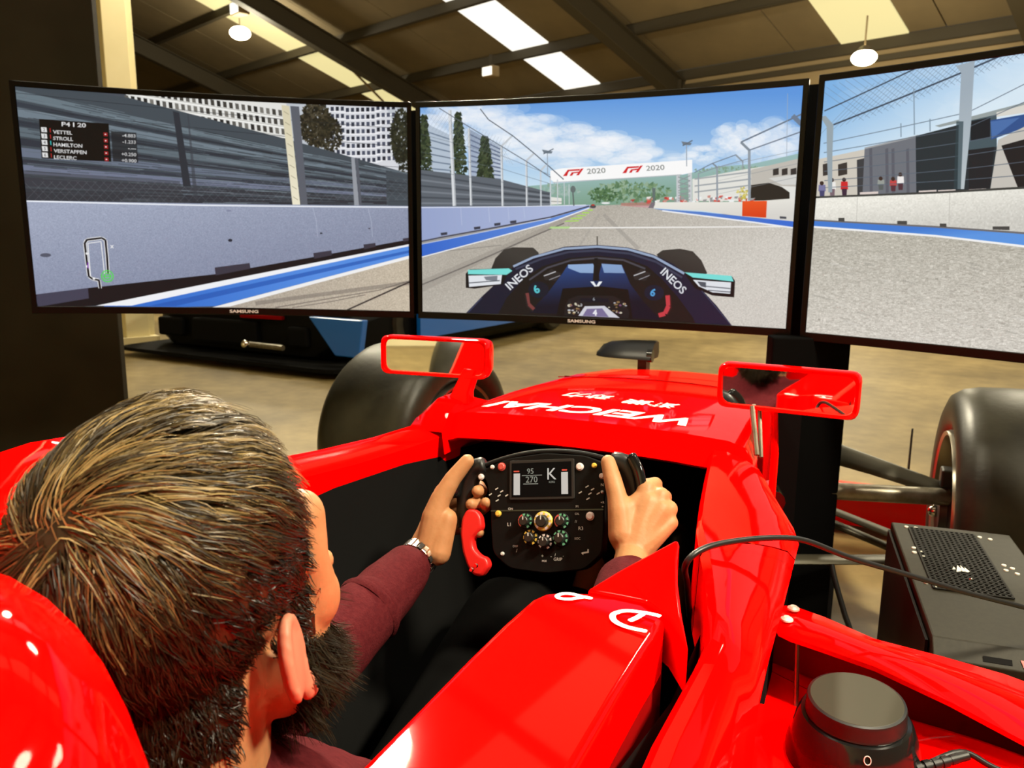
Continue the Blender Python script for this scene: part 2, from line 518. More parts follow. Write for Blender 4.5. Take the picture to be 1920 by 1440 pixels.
# ================================================================ THE THREE SCREENS
# Each picture is drawn in code on a canvas; measured points of the screen are mapped by a homography of its four corners.
class Canvas:
    def __init__(s, W, H, quad, conv):
        s.W, s.H, s.conv = W, H, conv
        s.px = np.zeros((H, W, 3), np.float32)
        A = []; bb = []
        dst = [(0, 0), (W, 0), (W, H), (0, H)]
        for (x, y), (u, v_) in zip(quad, dst):
            A.append([x, y, 1, 0, 0, 0, -u*x, -u*y]); bb.append(u)
            A.append([0, 0, 0, x, y, 1, -v_*x, -v_*y]); bb.append(v_)
        h = np.linalg.solve(np.array(A, float), np.array(bb, float))
        s.Hm = np.append(h, 1).reshape(3, 3)
    def T(s, p):
        x, y = s.conv(*p)
        q = s.Hm @ np.array([x, y, 1.0])
        return q[0]/q[2], q[1]/q[2]
    def raw(s, P, col, a=1.0, col2=None, axis=None):
        P = np.array(P, float)
        x0, y0 = np.floor(P.min(0)).astype(int)-1; x1, y1 = np.ceil(P.max(0)).astype(int)+1
        x0 = max(x0, 0); y0 = max(y0, 0); x1 = min(x1, s.W); y1 = min(y1, s.H)
        if x1 <= x0 or y1 <= y0: return
        cov = np.zeros((y1-y0, x1-x0), np.float32)
        X = np.arange(x0, x1)+.5
        n = len(P)
        SUB = 4
        for k in range(SUB):                     # scanline coverage, four sub-lines per row
            ys = np.arange(y0, y1)+(k+.5)/SUB
            for r, yy in enumerate(ys):
                xs = []
                for i in range(n):
                    ax, ay = P[i]; bx, by = P[(i+1) % n]
                    if (ay <= yy) != (by <= yy):
                        xs.append(ax+(yy-ay)*(bx-ax)/(by-ay))
                xs.sort()
                for i in range(0, len(xs)-1, 2):
                    cov[r] += np.clip(np.minimum(xs[i+1], X+.5)-np.maximum(xs[i], X-.5), 0, 1)/SUB
        cov = cov[..., None]*a
        c = np.array(col, np.float32)/255
        if col2 is not None:
            c2 = np.array(col2, np.float32)/255
            (ax, ay), (bx, by) = axis
            Y, XX = np.mgrid[y0:y1, x0:x1].astype(np.float32)
            t = np.clip(((XX-ax)*(bx-ax)+(Y-ay)*(by-ay))/((bx-ax)**2+(by-ay)**2), 0, 1)[..., None]
            c = c*(1-t)+c2*t
        s.px[y0:y1, x0:x1] = s.px[y0:y1, x0:x1]*(1-cov)+c*cov
    def poly(s, P, col, a=1.0, col2=None, axis=None):
        if axis: axis = (s.T(axis[0]), s.T(axis[1]))
        s.raw([s.T(p) for p in P], col, a, col2, axis)
    def line(s, P, w_, col, a=1.0):
        Q = [np.array(s.T(p)) for p in P]
        for p, q in zip(Q, Q[1:]):
            d = q-p; L = np.hypot(*d)
            if L < 1e-6: continue
            n = np.array([-d[1], d[0]])/L*w_/2
            s.raw([p+n, q+n, q-n, p-n], col, a)
    def dot(s, c, rx, ry, col, a=1.0, n=14):
        s.poly([(c[0]+rx*cos(2*PI*i/n), c[1]+ry*sin(2*PI*i/n)) for i in range(n)], col, a)
    def ring(s, c, r, w_, col, a=1.0):
        s.line([(c[0]+r*cos(2*PI*i/20), c[1]+r*sin(2*PI*i/20)) for i in range(21)], w_, col, a)
    def text(s, body, c, size, col, ang=0, shear=0, bold=0, width=1.0, align=0):
        pts, tris, wd = text_geo(body, shear, bold, width)
        ca, sa = cos(ang), sin(ang)
        Q = []
        for x, y in pts:
            x = x+align*wd/2
            x, y = x*size, -y*size
            Q.append(s.T((c[0]+x*ca-y*sa, c[1]+x*sa+y*ca)))
        for t in tris: s.raw([Q[i] for i in t], col)
    def grain(s, P, amp, sx=1, sy=1):
        """speckle inside a polygon (asphalt, concrete, leaves)"""
        keep = s.px.copy()
        g = rng.normal(0, 1, (s.H//sy+2, s.W//sx+2)).astype(np.float32)
        g = np.repeat(np.repeat(g, sy, 0), sx, 1)[:s.H, :s.W, None]
        g = .5*g+.25*(np.roll(g, 1, 0)+np.roll(g, 1, 1))
        m = np.zeros_like(s.px); s.px = m
        s.poly(P, (255, 255, 255)); m = s.px
        s.px = np.clip(keep+g*m*amp/255, 0, 1)
    def image(s, name):
        im = bpy.data.images.new(name, s.W, s.H)
        out = np.ones((s.H, s.W, 4), np.float32)
        out[..., :3] = s.px[::-1]
        im.pixels.foreach_set(out.ravel())
        im.update(); im.pack()
        return im

def leaves(c, cx, cy, rx, ry, n, cols, size=5):
    for _ in range(n):
        a = random.random()*2*PI; r = math.sqrt(random.random())
        x, y = cx+rx*r*cos(a), cy+ry*r*sin(a)
        k = size*(.5+random.random())
        c.poly([(x+k*cos(t+a), y+k*sin(t+a)) for t in (0, 1.9, 3.9)], random.choice(cols), .9)

def paint_left():
    # crop coordinates: photo = (x/2.4, y/2.4+120)
    c = Canvas(1400, 800, [(39.6, 163), (767.5, 206), (766.7, 584), (61, 571)], lambda x, y: (x/2.4, y/2.4+120))
    c.px[:] = np.array([74, 80, 90])/255
    # pale building with rows of windows, top middle
    c.poly([(560, 120), (1300, 160), (1300, 340), (600, 160)], (226, 226, 222))
    for r in range(5):
        y0 = 92+r*42
        for k in range(26):
            x = 560+k*28+r*6; y = y0+k*4.4
            if random.random() < .95:
                c.poly([(x, y), (x+16, y+3), (x+18, y+29), (x+2, y+26)], random.choice([(66, 64, 60), (96, 94, 90), (40, 40, 40), (120, 118, 112)]))
        c.line([(560, y0+33), (1300, y0+33+118)], 4.5, (246, 246, 242)); c.line([(560, y0+29), (1300, y0+29+118)], 1.5, (150, 148, 142))
    # sky gap, trees and the round tower block
    c.poly([(1300, 160), (1850, 195), (1850, 520), (1300, 350)], (190, 196, 204))
    c.poly([(1480, 170), (1740, 185), (1800, 300), (1800, 480), (1520, 430)], (214, 216, 222))
    for r in range(8):
        y0 = 190+r*32
        c.line([(1490, y0+22), (1600, y0+32), (1700, y0+30), (1795, y0+6)], 5, (240, 240, 244))
        for k in range(13):
            x = 1500+k*23; y = y0+(10 if 2 < k < 9 else 4)
            c.poly([(x, y), (x+14, y), (x+14, y+18), (x, y+18)], random.choice([(54, 60, 76), (78, 84, 102), (36, 40, 52)]))
    leaves(c, 1430, 270, 72, 100, 800, [(38, 36, 26), (54, 50, 36), (28, 28, 22), (74, 68, 52)], 9)
    leaves(c, 1500, 320, 50, 75, 260, [(44, 42, 30), (60, 56, 40), (30, 30, 24)], 8)
    leaves(c, 1815, 330, 45, 120, 520, [(38, 42, 30), (52, 54, 38), (26, 30, 22)], 9)
    leaves(c, 1850, 420, 60, 80, 120, [(30, 34, 26), (46, 48, 36)], 9)
    # grandstand: long blurred benches running down to the right
    top = [(95, 110), (600, 150), (830, 210), (1280, 330), (1500, 392), (1842, 495)]
    c.poly([(95, 100), (400, 118)]+top[1:]+[(1842, 650), (1842, 640), (120, 610)], (68, 77, 85))
    bands = [(.02, .10, (112, 127, 137)), (.12, .16, (52, 58, 68)), (.17, .25, (120, 135, 146)), (.28, .33, (48, 54, 64)), (.34, .42, (100, 113, 123)),
             (.44, .50, (46, 50, 60)), (.52, .60, (112, 122, 142)), (.62, .66, (54, 58, 70)), (.67, .75, (120, 128, 152)), (.78, .86, (56, 58, 66)), (.88, 1.0, (46, 48, 56))]
    def bl(t, x):                                 # y of bench line t at x
        k = (x-95)/(1842-95)
        tp = 108+(495-108)*k**1.0
        bt = 612+(640-612)*k
        return tp+(bt-tp)*t
    for t0, t1, col in bands:
        xs = list(range(95, 1850, 110))
        c.poly([(x, bl(t0, x)) for x in xs]+[(x, bl(t1, x)) for x in reversed(xs)], col, .85)
    for _ in range(620):
        t = random.random(); x = random.uniform(95, 1700); L = random.uniform(60, 260)
        v_ = random.choice([(34, 38, 42), (132, 146, 156), (60, 66, 74), (92, 104, 112), (40, 44, 50)])
        c.line([(x, bl(t, x)), (x+L, bl(t, x+L))], random.uniform(1, 3.2), v_, .5)
    c.poly([(95, 470), (800, 520), (820, 620), (120, 610)], (58, 60, 66), .45)
    for k in range(46):                           # chain-link fence, faint
        x = 110+k*38
        c.line([(x, 520), (x+90, 615)], 1.2, (150, 156, 164), .30); c.line([(x+90, 520), (x, 615)], 1.2, (150, 156, 164), .30)
    for y0, y1 in ((200, 380), (330, 470), (430, 540), (130, 300)):
        c.line([(95, y0), (800, y0+(y1-y0)*.4), (1842, y1)], 1.6, (32, 36, 42), .8)
    c.poly([(780, 205), (808, 212), (850, 545), (815, 545)], (46, 50, 58))
    c.poly([(845, 215), (850, 216), (880, 600), (860, 600)], (58, 62, 70), .6)
    c.poly([(1276, 182), (1312, 186), (1350, 632), (1314, 630)], (214, 206, 176), 1, (236, 230, 206), ((1276, 180), (1350, 620)))
    c.poly([(1316, 186), (1356, 190), (1384, 634), (1352, 632)], (92, 96, 106))
    for k in range(9):
        c.line([(1286+k*4, 210+k*48), (1308+k*4, 224+k*48)], 2, (150, 142, 116))
    c.poly([(1588, 420), (1604, 422), (1620, 640), (1598, 638)], (150, 154, 162))
    c.poly([(1606, 422), (1620, 424), (1632, 640), (1621, 640)], (88, 92, 102))
    # concrete wall
    c.poly([(120, 606), (1845, 640), (1845, 800), (1400, 880), (940, 955), (140, 1040)], (160, 168, 190), 1, (136, 144, 168), ((400, 640), (500, 1000)))
    c.grain([(120, 606), (1845, 640), (1845, 800), (1400, 880), (940, 955), (140, 1040)], 5, 3, 3)
    c.line([(115, 609), (900, 630), (1845, 646)], 5, (236, 240, 248))
    for x, y in ((1408, 645), (1660, 648), (880, 640)):
        c.line([(x, y), (x+14, y+60), (x+18, y+130)], 3, (190, 198, 216), .45 if x > 900 else .15)
    c.dot((1022, 790), 10, 7, (40, 44, 56)); c.dot((192, 852), 24, 9, (84, 88, 104)); c.dot((1443, 760), 6, 4, (60, 64, 78)); c.dot((1664, 740), 5, 3, (60, 64, 78)); c.dot((1020, 655), 12, 4, (128, 134, 160))
    # foot of the wall: shadow, recesses, kerb, track
    c.poly([(140, 1030), (370, 1003), (946, 945), (1404, 868), (1845, 790), (1845, 815), (440, 1082), (140, 1095)], (22, 22, 26))
    c.poly([(140, 1040), (150, 1028), (370, 1003), (372, 1050), (150, 1085)], (66, 66, 84))
    for P in ([(946, 914), (1108, 894), (1112, 920), (950, 950)], [(1404, 850), (1488, 838), (1490, 860), (1408, 876)], [(1636, 812), (1690, 805), (1692, 822), (1638, 834)], [(1815, 786), (1845, 782), (1845, 795), (1816, 800)]):
        c.poly(P, (58, 56, 68)); 
    c.poly([(440, 1082), (1845, 815), (1845, 872), (960, 1092), (430, 1100)], (52, 112, 206), 1, (84, 142, 226), ((700, 1060), (1400, 900)))
    c.poly([(640, 1088), (1845, 838), (1845, 850), (760, 1090)], (34, 86, 176), .7)
    c.poly([(400, 1084), (1845, 811), (1845, 820), (560, 1086)], (240, 242, 246))
    c.poly([(930, 1096), (1845, 862), (1845, 1130), (900, 1120)], (176, 166, 152), 1, (198, 186, 166), ((1100, 1060), (1845, 1100)))
    c.grain([(930, 1096), (1845, 862), (1845, 1130), (900, 1120)], 11, 3, 2)
    c.poly([(930, 1097), (1845, 862), (1845, 876), (1010, 1094)], (240, 240, 240))
    c.line([(1130, 1080), (1845, 985)], 16, (106, 100, 94), .45)
    c.line([(1220, 1100), (1700, 1020), (1845, 975)], 4, (90, 84, 80), .6)
    c.line([(1555, 1110), (1845, 980)], 6, (58, 54, 52))
    c.line([(1300, 1100), (1480, 1072), (1640, 1040)], 3, (90, 84, 80), .7)
    # position table
    c.poly([(190, 244), (491, 262), (496, 432), (194, 418)], (16, 14, 14))
    c.poly([(500, 296), (612, 302), (616, 436), (504, 430)], (30, 32, 36), .75)
    c.text('P4 I 20', (338, 277), 19, (240, 240, 240), .05, bold=.03, width=1.45)
    rows = [('VETTEL', '-4.883'), ('STROLL', '-1.233'), ('HAMILTON', '-.---'), ('VERSTAPPEN', '+0.250'), ('LECLERC', '+0.900')]
    for i, (nm, tm) in enumerate(rows):
        y = 300+i*28
        c.poly([(196, y-20), (220, y-19), (222, y+3), (198, y+2)], (224, 224, 224))
        c.text(str(i+2), (209, y-2), 14, (40, 40, 40), .05)
        c.poly([(233, y-16), (237, y-16), (238, y+3), (234, y+3)], (180, 40, 40) if i != 2 else (60, 200, 200))
        c.text(nm, (246, y+8), 16, (236, 236, 236), .05, bold=.03, width=1.12, align=1)
        c.poly([(466, y+1), (484, y+2), (485, y+19), (467, y+18)], (150, 30, 34)); c.dot((475, y+10), 4, 3, (240, 220, 220))
        c.text(tm, (608, y+24), 15, (236, 236, 236), .05, bold=.02, width=1.15, align=-1)
    # little circuit map
    trk = [(424, 1005), (420, 968), (392, 962), (376, 950), (370, 880), (364, 800), (374, 784), (440, 776), (456, 786), (460, 860), (462, 940)]
    c.line(trk, 12, (238, 238, 238)); c.line(trk, 7, (26, 26, 30))
    c.line([(384, 950), (378, 800), (436, 792), (446, 940)], 3, (236, 236, 236))
    for p in ((372, 846), (372, 904), (398, 960)): c.dot(p, 6, 6, (236, 236, 236))
    c.line([(374, 886), (374, 914)], 4, (120, 40, 170))
    c.text('x', (484, 822), 20, (240, 240, 240), bold=.03)
    c.dot((458, 950), 26, 26, (120, 220, 130), .2); c.ring((458, 950), 26, 3, (70, 225, 60)); c.ring((458, 950), 14, 3, (70, 225, 60)); c.line([(440, 950), (476, 950)], 3, (70, 225, 60))
    return c.image('screen_left')

def paint_centre():
    c = Canvas(1400, 820, [(794, 201), (1509, 161), (1474.6, 616.7), (792.5, 583)], lambda x, y: (760+x/2.4, 150+y/2.4))
    SKY0, SKY1 = (92, 150, 222), (196, 222, 240)
    c.px[:] = .6
    c.poly([(60, 0), (1820, 0), (1820, 600), (60, 600)], SKY0, 1, SKY1, ((1000, 60), (960, 480)))
    # clouds
    def cloud(cx, cy, rx, ry, n, a):
        for _ in range(n):
            t = random.random()*2*PI; r = math.sqrt(random.random())
            k = random.uniform(.18, .42)
            c.dot((cx+rx*r*cos(t), cy+ry*r*sin(t)), rx*k, ry*k, random.choice([(255, 255, 255), (250, 250, 252), (236, 240, 248), (222, 232, 244)]), a, 12)
    cloud(330, 210, 260, 120, 70, .16); cloud(560, 240, 200, 90, 60, .16); cloud(780, 270, 190, 70, 70, .2); cloud(960, 310, 160, 60, 60, .2)
    cloud(860, 240, 100, 40, 30, .2); cloud(640, 330, 220, 60, 50, .15); cloud(1340, 330, 80, 40, 40, .2); cloud(1500, 260, 110, 70, 60, .2)
    cloud(1640, 280, 150, 90, 60, .16); cloud(240, 140, 160, 50, 40, .16); cloud(1090, 360, 180, 40, 40, .14)
    # hills and woods
    c.poly([(440, 480), (700, 455), (900, 440), (1100, 430), (1250, 420), (1400, 385), (1560, 375), (1780, 330), (1780, 560), (440, 560)], (150, 184, 182), 1, (122, 158, 136), ((900, 420), (900, 560)))
    leaves(c, 1000, 500, 190, 48, 260, [(120, 150, 112), (96, 130, 96), (146, 172, 146), (80, 116, 84)], 11)
    leaves(c, 880, 512, 60, 32, 100, [(70, 106, 70), (90, 126, 84), (58, 92, 62)], 8)
    leaves(c, 660, 490, 120, 26, 70, [(160, 184, 176), (140, 168, 150)], 8)
    leaves(c, 1500, 400, 200, 20, 60, [(128, 156, 132), (150, 176, 160)], 8)
    # left tower blocks, trees
    c.poly([(82, 180), (200, 240), (215, 430), (82, 420)], (178, 192, 208))
    for r in range(6): c.line([(82, 220+r*34), (205, 262+r*28)], 5, (112, 128, 148))
    c.poly([(280, 210), (420, 290), (420, 450), (280, 440)], (150, 166, 190), 1, (186, 198, 214), ((280, 300), (420, 340)))
    for r in range(9): c.line([(285, 236+r*24), (420, 304+r*17)], 5, (96, 110, 138))
    def conifer(x, y0, y1, w_):
        for _ in range(420):
            t = random.random(); y = y0+(y1-y0)*t
            hw = w_*(.25+.75*t)
            xx = x+random.uniform(-hw, hw)
            k = random.uniform(5, 12)
            c.poly([(xx-k, y+k*.8), (xx+k, y+k*.5), (xx+random.uniform(-3, 3), y-k)], random.choice([(34, 50, 36), (52, 68, 46), (66, 78, 54), (26, 40, 30)]))
    conifer(240, 140, 430, 36); conifer(352, 250, 450, 40); conifer(96, 160, 430, 34)
    # stand behind the left fence
    c.poly([(80, 400), (420, 440), (640, 500), (640, 560), (80, 570)], (92, 100, 110))
    for r in range(6): c.line([(80, 420+r*26), (640, 508+r*9)], 7, (120, 128, 138) if r % 2 else (66, 74, 84), .9)
    c.poly([(640, 520), (690, 525), (690, 552), (640, 556)], (226, 226, 220)); c.line([(640, 540), (690, 542)], 3, (150, 150, 146))
    # right paddock buildings
    c.poly([(1290, 440), (1520, 400), (1660, 380), (1790, 350), (1790, 545), (1290, 540)], (226, 226, 220))
    for y in (430, 462, 490): c.line([(1300, y+10), (1560, y-20)], 5, (160, 166, 170))
    c.poly([(1560, 400), (1790, 350), (1790, 480), (1560, 470)], (190, 186, 178))
    for x in (1660, 1700, 1740): c.poly([(x, 400), (x+26, 394), (x+26, 424), (x, 428)], (52, 50, 50))
    c.poly([(1560, 470), (1640, 460), (1700, 480), (1735, 505), (1735, 540), (1555, 540)], (38, 36, 34)); c.poly([(1640, 440), (1790, 420), (1790, 470), (1700, 470)], (210, 210, 206))
    for _ in range(70):
        x = random.uniform(1000, 1560); y = 532-(x-1000)*.012+random.uniform(-12, 12)
        c.poly([(x, y), (x+random.uniform(8, 26), y-2), (x+12, y+10), (x, y+9)], random.choice([(214, 80, 70), (230, 226, 220), (180, 60, 56), (150, 150, 150), (236, 240, 240), (200, 140, 130)]))
    leaves(c, 1520, 505, 26, 28, 30, [(206, 190, 80), (180, 168, 90), (226, 214, 120)], 7)
    # start gantry
    c.poly([(1216, 420), (1232, 418), (1232, 545), (1216, 545)], (196, 200, 204)); c.poly([(1270, 410), (1288, 410), (1288, 545), (1272, 545)], (200, 204, 208))
    for k in range(5): c.line([(1224, 430+k*24), (1280, 448+k*22)], 3, (140, 146, 150)); c.line([(1280, 424+k*24), (1224, 450+k*22)], 3, (140, 146, 150))
    c.poly([(640, 400), (700, 388), (1290, 352), (1290, 410), (1240, 420), (660, 455), (640, 440)], (250, 250, 250)); c.line([(650, 454), (1240, 420)], 3, (180, 186, 190))
    for x, y in ((745, 408), (1016, 395)):
        for P in ([(-48, 14), (-26, -14), (30, -14), (26, -7), (-20, -7), (-24, -1), (-30, 14)], [(-18, 14), (-8, -1), (24, -3), (20, 3), (0, 4), (-6, 14)], [(34, -15), (46, -16), (24, 14), (12, 14)]):
            c.poly([(x+p[0], y+p[1]-p[0]*.06) for p in P], (206, 32, 40))
        c.text('2020', (x+104, y+10-6), 24, (120, 124, 122), -.06, bold=.01, width=1.3)
    # track
    trk = [(60, 1150), (60, 800), (560, 640), (820, 560), (960, 556), (1100, 572), (1330, 600), (1760, 660), (1760, 1150)]
    c.poly(trk, (178, 172, 162), 1, (206, 202, 194), ((900, 560), (1100, 1000)))
    c.grain(trk, 8, 3, 2)
    c.poly([(820, 562), (840, 560), (60, 960), (60, 905)], (150, 144, 136), .5)
    c.line([(60, 925), (300, 820), (560, 700), (700, 640)], 5, (92, 88, 86), .75); c.line([(60, 780), (420, 740)], 4, (130, 126, 120), .6)
    c.line([(880, 600), (960, 680), (1040, 760)], 14, (150, 146, 140), .5); c.line([(860, 600), (760, 760)], 8, (156, 152, 146), .4)
    c.line([(640, 662), (1730, 658)], 5, (236, 234, 230)); c.poly([(640, 655), (730, 655), (720, 665), (630, 665)], (170, 214, 130), .8)
    for k in range(5): c.poly([(710+k*26, 628-k*13), (770+k*16, 626-k*12), (764+k*16, 632-k*12), (700+k*26, 634-k*13)], (168, 220, 90), .9)
    # left wall and kerb
    c.poly([(78, 566), (640, 562), (820, 556), (820, 560), (640, 610), (160, 700), (78, 722)], (150, 164, 204), 1, (176, 188, 222), ((100, 640), (800, 560)))
    c.line([(78, 570), (500, 564), (800, 557)], 3, (226, 232, 246)); 
    for x in (245, 365, 450, 520): c.line([(x, 570), (x+4, 650-(x-245)*.12)], 1.6, (190, 200, 226))
    c.line([(78, 722), (170, 702), (640, 612), (815, 562)], 5, (60, 62, 80))
    for x, y in ((170, 690), (312, 664), (400, 647), (470, 636)): c.poly([(x-12, y-6), (x+16, y-10), (x+16, y+2), (x-10, y+6)], (56, 60, 76))
    c.poly([(78, 735), (640, 617), (815, 565), (815, 570), (640, 634), (78, 790)], (52, 104, 204), 1, (110, 150, 220), ((100, 760), (800, 566)))
    c.line([(78, 793), (640, 636), (815, 571)], 4, (240, 242, 246))
    c.line([(78, 735), (640, 617)], 3, (214, 222, 240), .8)
    # right wall and kerb
    c.poly([(1100, 545), (1540, 545), (1780, 530), (1780, 640), (1560, 618), (1330, 585), (1110, 572)], (232, 230, 222), 1, (214, 212, 206), ((1400, 540), (1400, 620)))
    c.poly([(960, 548), (1100, 545), (1110, 572), (960, 560)], (200, 110, 104), .6)
    c.poly([(1520, 542), (1632, 542), (1628, 618), (1518, 610)], (232, 84, 34), 1, (214, 62, 22), ((1550, 545), (1550, 615)))
    c.poly([(1112, 574), (1330, 590), (1560, 616), (1760, 636), (1760, 664), (1560, 636), (1200, 592)], (56, 108, 210), 1, (92, 130, 200), ((1700, 640), (1200, 580)))
    c.line([(1150, 584), (1330, 607), (1560, 637), (1750, 664)], 5, (238, 240, 244))
    c.poly([(1690, 612), (1720, 614), (1720, 624), (1690, 622)], (70, 74, 84))
    # fences
    for (x0, y0, x1, y1, w_) in ((205, 130, 218, 562, 14), (285, 210, 290, 560, 9), (425, 290, 427, 562, 9), (534, 355, 534, 562, 8), (597, 400, 597, 560, 6), (640, 425, 640, 558, 5), (672, 440, 672, 556, 4), (702, 452, 702, 555, 3), (724, 462, 724, 555, 3)):
        c.line([(x0, y0), (x1, y1)], w_, (216, 220, 224) if w_ > 6 else (200, 206, 212))
        if w_ > 6: c.line([(x0+w_*.3, y0), (x1+w_*.3, y1)], 2, (130, 138, 146))
    for P in ([(425, 290), (475, 240)], [(534, 355), (570, 320)], [(597, 400), (620, 375)]): c.line(P, 7, (196, 202, 208))
    c.line([(335, 122), (370, 170), (475, 242), (570, 322), (640, 385), (700, 440)], 3.5, (76, 84, 96)); c.line([(160, 122), (280, 200), (425, 290), (534, 358), (640, 430)], 3, (90, 98, 110))
    for y in (300, 380, 460): c.line([(82, y-60), (425, y+(430-y)*.25), (640, y+(540-y)*.5)], 1.6, (90, 100, 112), .7)
    for k in range(26):
        x = 90+k*13; c.line([(x, 122+k*6), (x+60, 200+k*7)], 1, (120, 132, 146), .5); c.line([(x+50, 122+k*6), (x, 200+k*7)], 1, (120, 132, 146), .5)
    for (x0, y0, x1, y1, w_) in ((1552, 310, 1552, 540, 9), (1404, 385, 1404, 540, 6), (1318, 415, 1318, 540, 4), (1522, 365, 1522, 400, 4)):
        c.line([(x0, y0), (x1, y1)], w_, (146, 156, 166))
    c.line([(1552, 312), (1514, 275)], 8, (130, 142, 154)); c.line([(1404, 387), (1382, 368)], 5, (130, 142, 154)); c.line([(1524, 365), (1490, 332)], 5, (140, 150, 160))
    c.line([(1514, 275), (1750, 172), (1800, 150)], 5, (104, 118, 136)); c.line([(1552, 312), (1790, 232)], 4, (110, 122, 140)); c.line([(1300, 410), (1382, 370), (1490, 332)], 3, (110, 122, 138)); c.line([(1318, 415), (1404, 388), (1552, 350)], 2.5, (130, 140, 152))
    c.line([(1750, 160), (1790, 200)], 14, (108, 124, 146)); c.line([(1728, 60), (1722, 350)], 2, (160, 170, 184), .8)
    for y in (360, 420, 480): c.line([(1552, y), (1780, y-46)], 1.6, (140, 146, 150), .8); c.line([(1404, y+30), (1552, y)], 1.2, (140, 146, 150), .7)
    # floodlight masts, dish
    for x, y in ((628, 308), (1264, 272)):
        c.line([(x, y), (x, y+110)], 3, (150, 160, 172)); c.poly([(x-24, y-4), (x+24, y+4), (x+18, y+14), (x-16, y+12)], (110, 122, 134)); c.line([(x-18, y+16), (x+28, y-8)], 4, (96, 108, 122))
    c.line([(740, 480), (745, 560)], 5, (90, 98, 98)); c.dot((742, 485), 12, 16, (100, 112, 112))
    c.poly([(1104, 480), (1120, 480), (1116, 560), (1108, 560)], (96, 112, 110)); c.poly([(1085, 572), (1100, 545), (1118, 545), (1110, 572)], (120, 112, 120))
    c.dot((832, 564), 14, 8, (70, 72, 78)); c.dot((832, 557), 8, 4, (180, 60, 50)); c.dot((890, 548), 20, 5, (226, 230, 230))
    # ---- the racing car on the screen
    def tyre(P): c.poly(P, (34, 33, 33), 1, (58, 56, 54), ((P[0][0], 900), (P[0][0]+60, 760)))
    tyre([(372, 850), (392, 800), (430, 760), (470, 750), (560, 752), (584, 775), (584, 850), (480, 900), (380, 880)])
    tyre([(1122, 785), (1150, 765), (1230, 758), (1290, 770), (1330, 812), (1356, 870), (1330, 885), (1250, 880), (1150, 820)])
    halo = [(260, 1050), (330, 975), (440, 870), (480, 830), (560, 790), (700, 748), (850, 740), (990, 752), (1110, 785), (1200, 828), (1260, 875), (1330, 945), (1400, 1020), (1470, 1110), (250, 1070)]
    c.poly(halo, (20, 24, 44), 1, (24, 28, 52), ((300, 1000), (1400, 1000)))
    c.line([(470, 838), (560, 796), (700, 757), (850, 748), (990, 760), (1110, 794), (1250, 872)], 9, (150, 168, 196)); c.line([(480, 850), (600, 802), (720, 772), (850, 766), (1000, 780), (1120, 818), (1240, 890)], 8, (56, 62, 84))
    inner = [(395, 1065), (440, 980), (520, 890), (600, 838), (720, 800), (850, 790), (980, 802), (1080, 838), (1150, 900), (1220, 980), (1290, 1075), (1300, 1100), (395, 1100)]
    c.poly(inner, (24, 22, 24))
    c.line([(540, 900), (620, 845), (730, 810), (850, 800), (970, 810), (1070, 850)], 7, (70, 70, 80))
    for x in (640, 1050): c.poly([(x-36, 880), (x, 850), (x+46, 872), (x+20, 905), (x-30, 900)], (40, 38, 40)); c.line([(x-34, 882), (x+20, 862)], 4, (196, 196, 200)); c.line([(x-10, 900), (x+40, 880)], 3, (150, 150, 156))
    c.poly([(716, 830), (830, 826), (850, 900), (870, 826), (962, 832), (1000, 920), (1060, 1000), (1140, 1085), (540, 1050), (630, 950), (690, 870)], (38, 70, 130), 1, (12, 16, 34), ((830, 830), (840, 1010)))
    c.poly([(716, 830), (830, 826), (845, 870), (770, 868), (716, 846)], (176, 206, 240), .75); c.poly([(868, 826), (960, 832), (975, 870), (880, 868)], (170, 200, 236), .7)
    c.poly([(836, 800), (852, 800), (858, 905), (828, 905)], (18, 18, 22)); c.line([(850, 700), (850, 742)], 4, (60, 56, 52))
    c.poly([(816, 908), (832, 908), (844, 928), (856, 908), (872, 908), (846, 944)], (236, 240, 244))
    for x, y in ((812, 955), (838, 962), (868, 957), (884, 950)): c.dot((x, y), 5, 4, (230, 232, 236))
    c.poly([(690, 940), (860, 930), (990, 945), (1010, 1080), (660, 1066)], (14, 13, 16))
    # mirrors
    c.poly([(262, 870), (280, 850), (450, 846), (466, 862), (440, 880), (425, 920), (300, 938), (262, 934)], (20, 20, 24)); c.poly([(272, 852), (450, 846), (466, 858), (440, 876), (272, 872)], (120, 220, 214)); c.poly([(274, 878), (420, 876), (414, 918), (276, 930)], (224, 228, 234)); c.poly([(340, 884), (400, 880), (398, 904), (350, 900)], (120, 126, 136)); c.line([(276, 912), (410, 902)], 4, (90, 96, 104))
    c.poly([(1250, 868), (1470, 884), (1484, 905), (1480, 980), (1380, 972), (1300, 940), (1270, 900)], (18, 18, 22)); c.poly([(1250, 866), (1468, 882), (1478, 908), (1290, 890)], (120, 222, 216)); c.poly([(1290, 900), (1466, 912), (1462, 964), (1380, 958), (1316, 930)], (222, 226, 232)); c.poly([(1310, 908), (1350, 912), (1350, 936), (1326, 930)], (80, 86, 96)); c.line([(1350, 930), (1462, 940)], 4, (110, 116, 124)); c.line([(1360, 948), (1462, 956)], 3, (70, 76, 84))
    # gloves, steering wheel, driver
    c.dot((582, 945), 46, 38, (18, 24, 40)); c.text('6', (580, 958), 36, (90, 206, 216), -.5, bold=.04); c.line([(530, 960), (536, 1010), (560, 1035)], 14, (120, 60, 60)); c.line([(522, 970), (530, 1020), (556, 1045)], 6, (40, 34, 36))
    c.dot((1110, 960), 46, 36, (18, 26, 46)); c.text('6', (1100, 974), 34, (84, 170, 230), .3, bold=.04); c.line([(1172, 972), (1176, 1020), (1160, 1056), (1130, 1064)], 17, (196, 60, 70)); c.line([(1186, 980), (1188, 1030), (1170, 1062)], 5, (60, 24, 28))
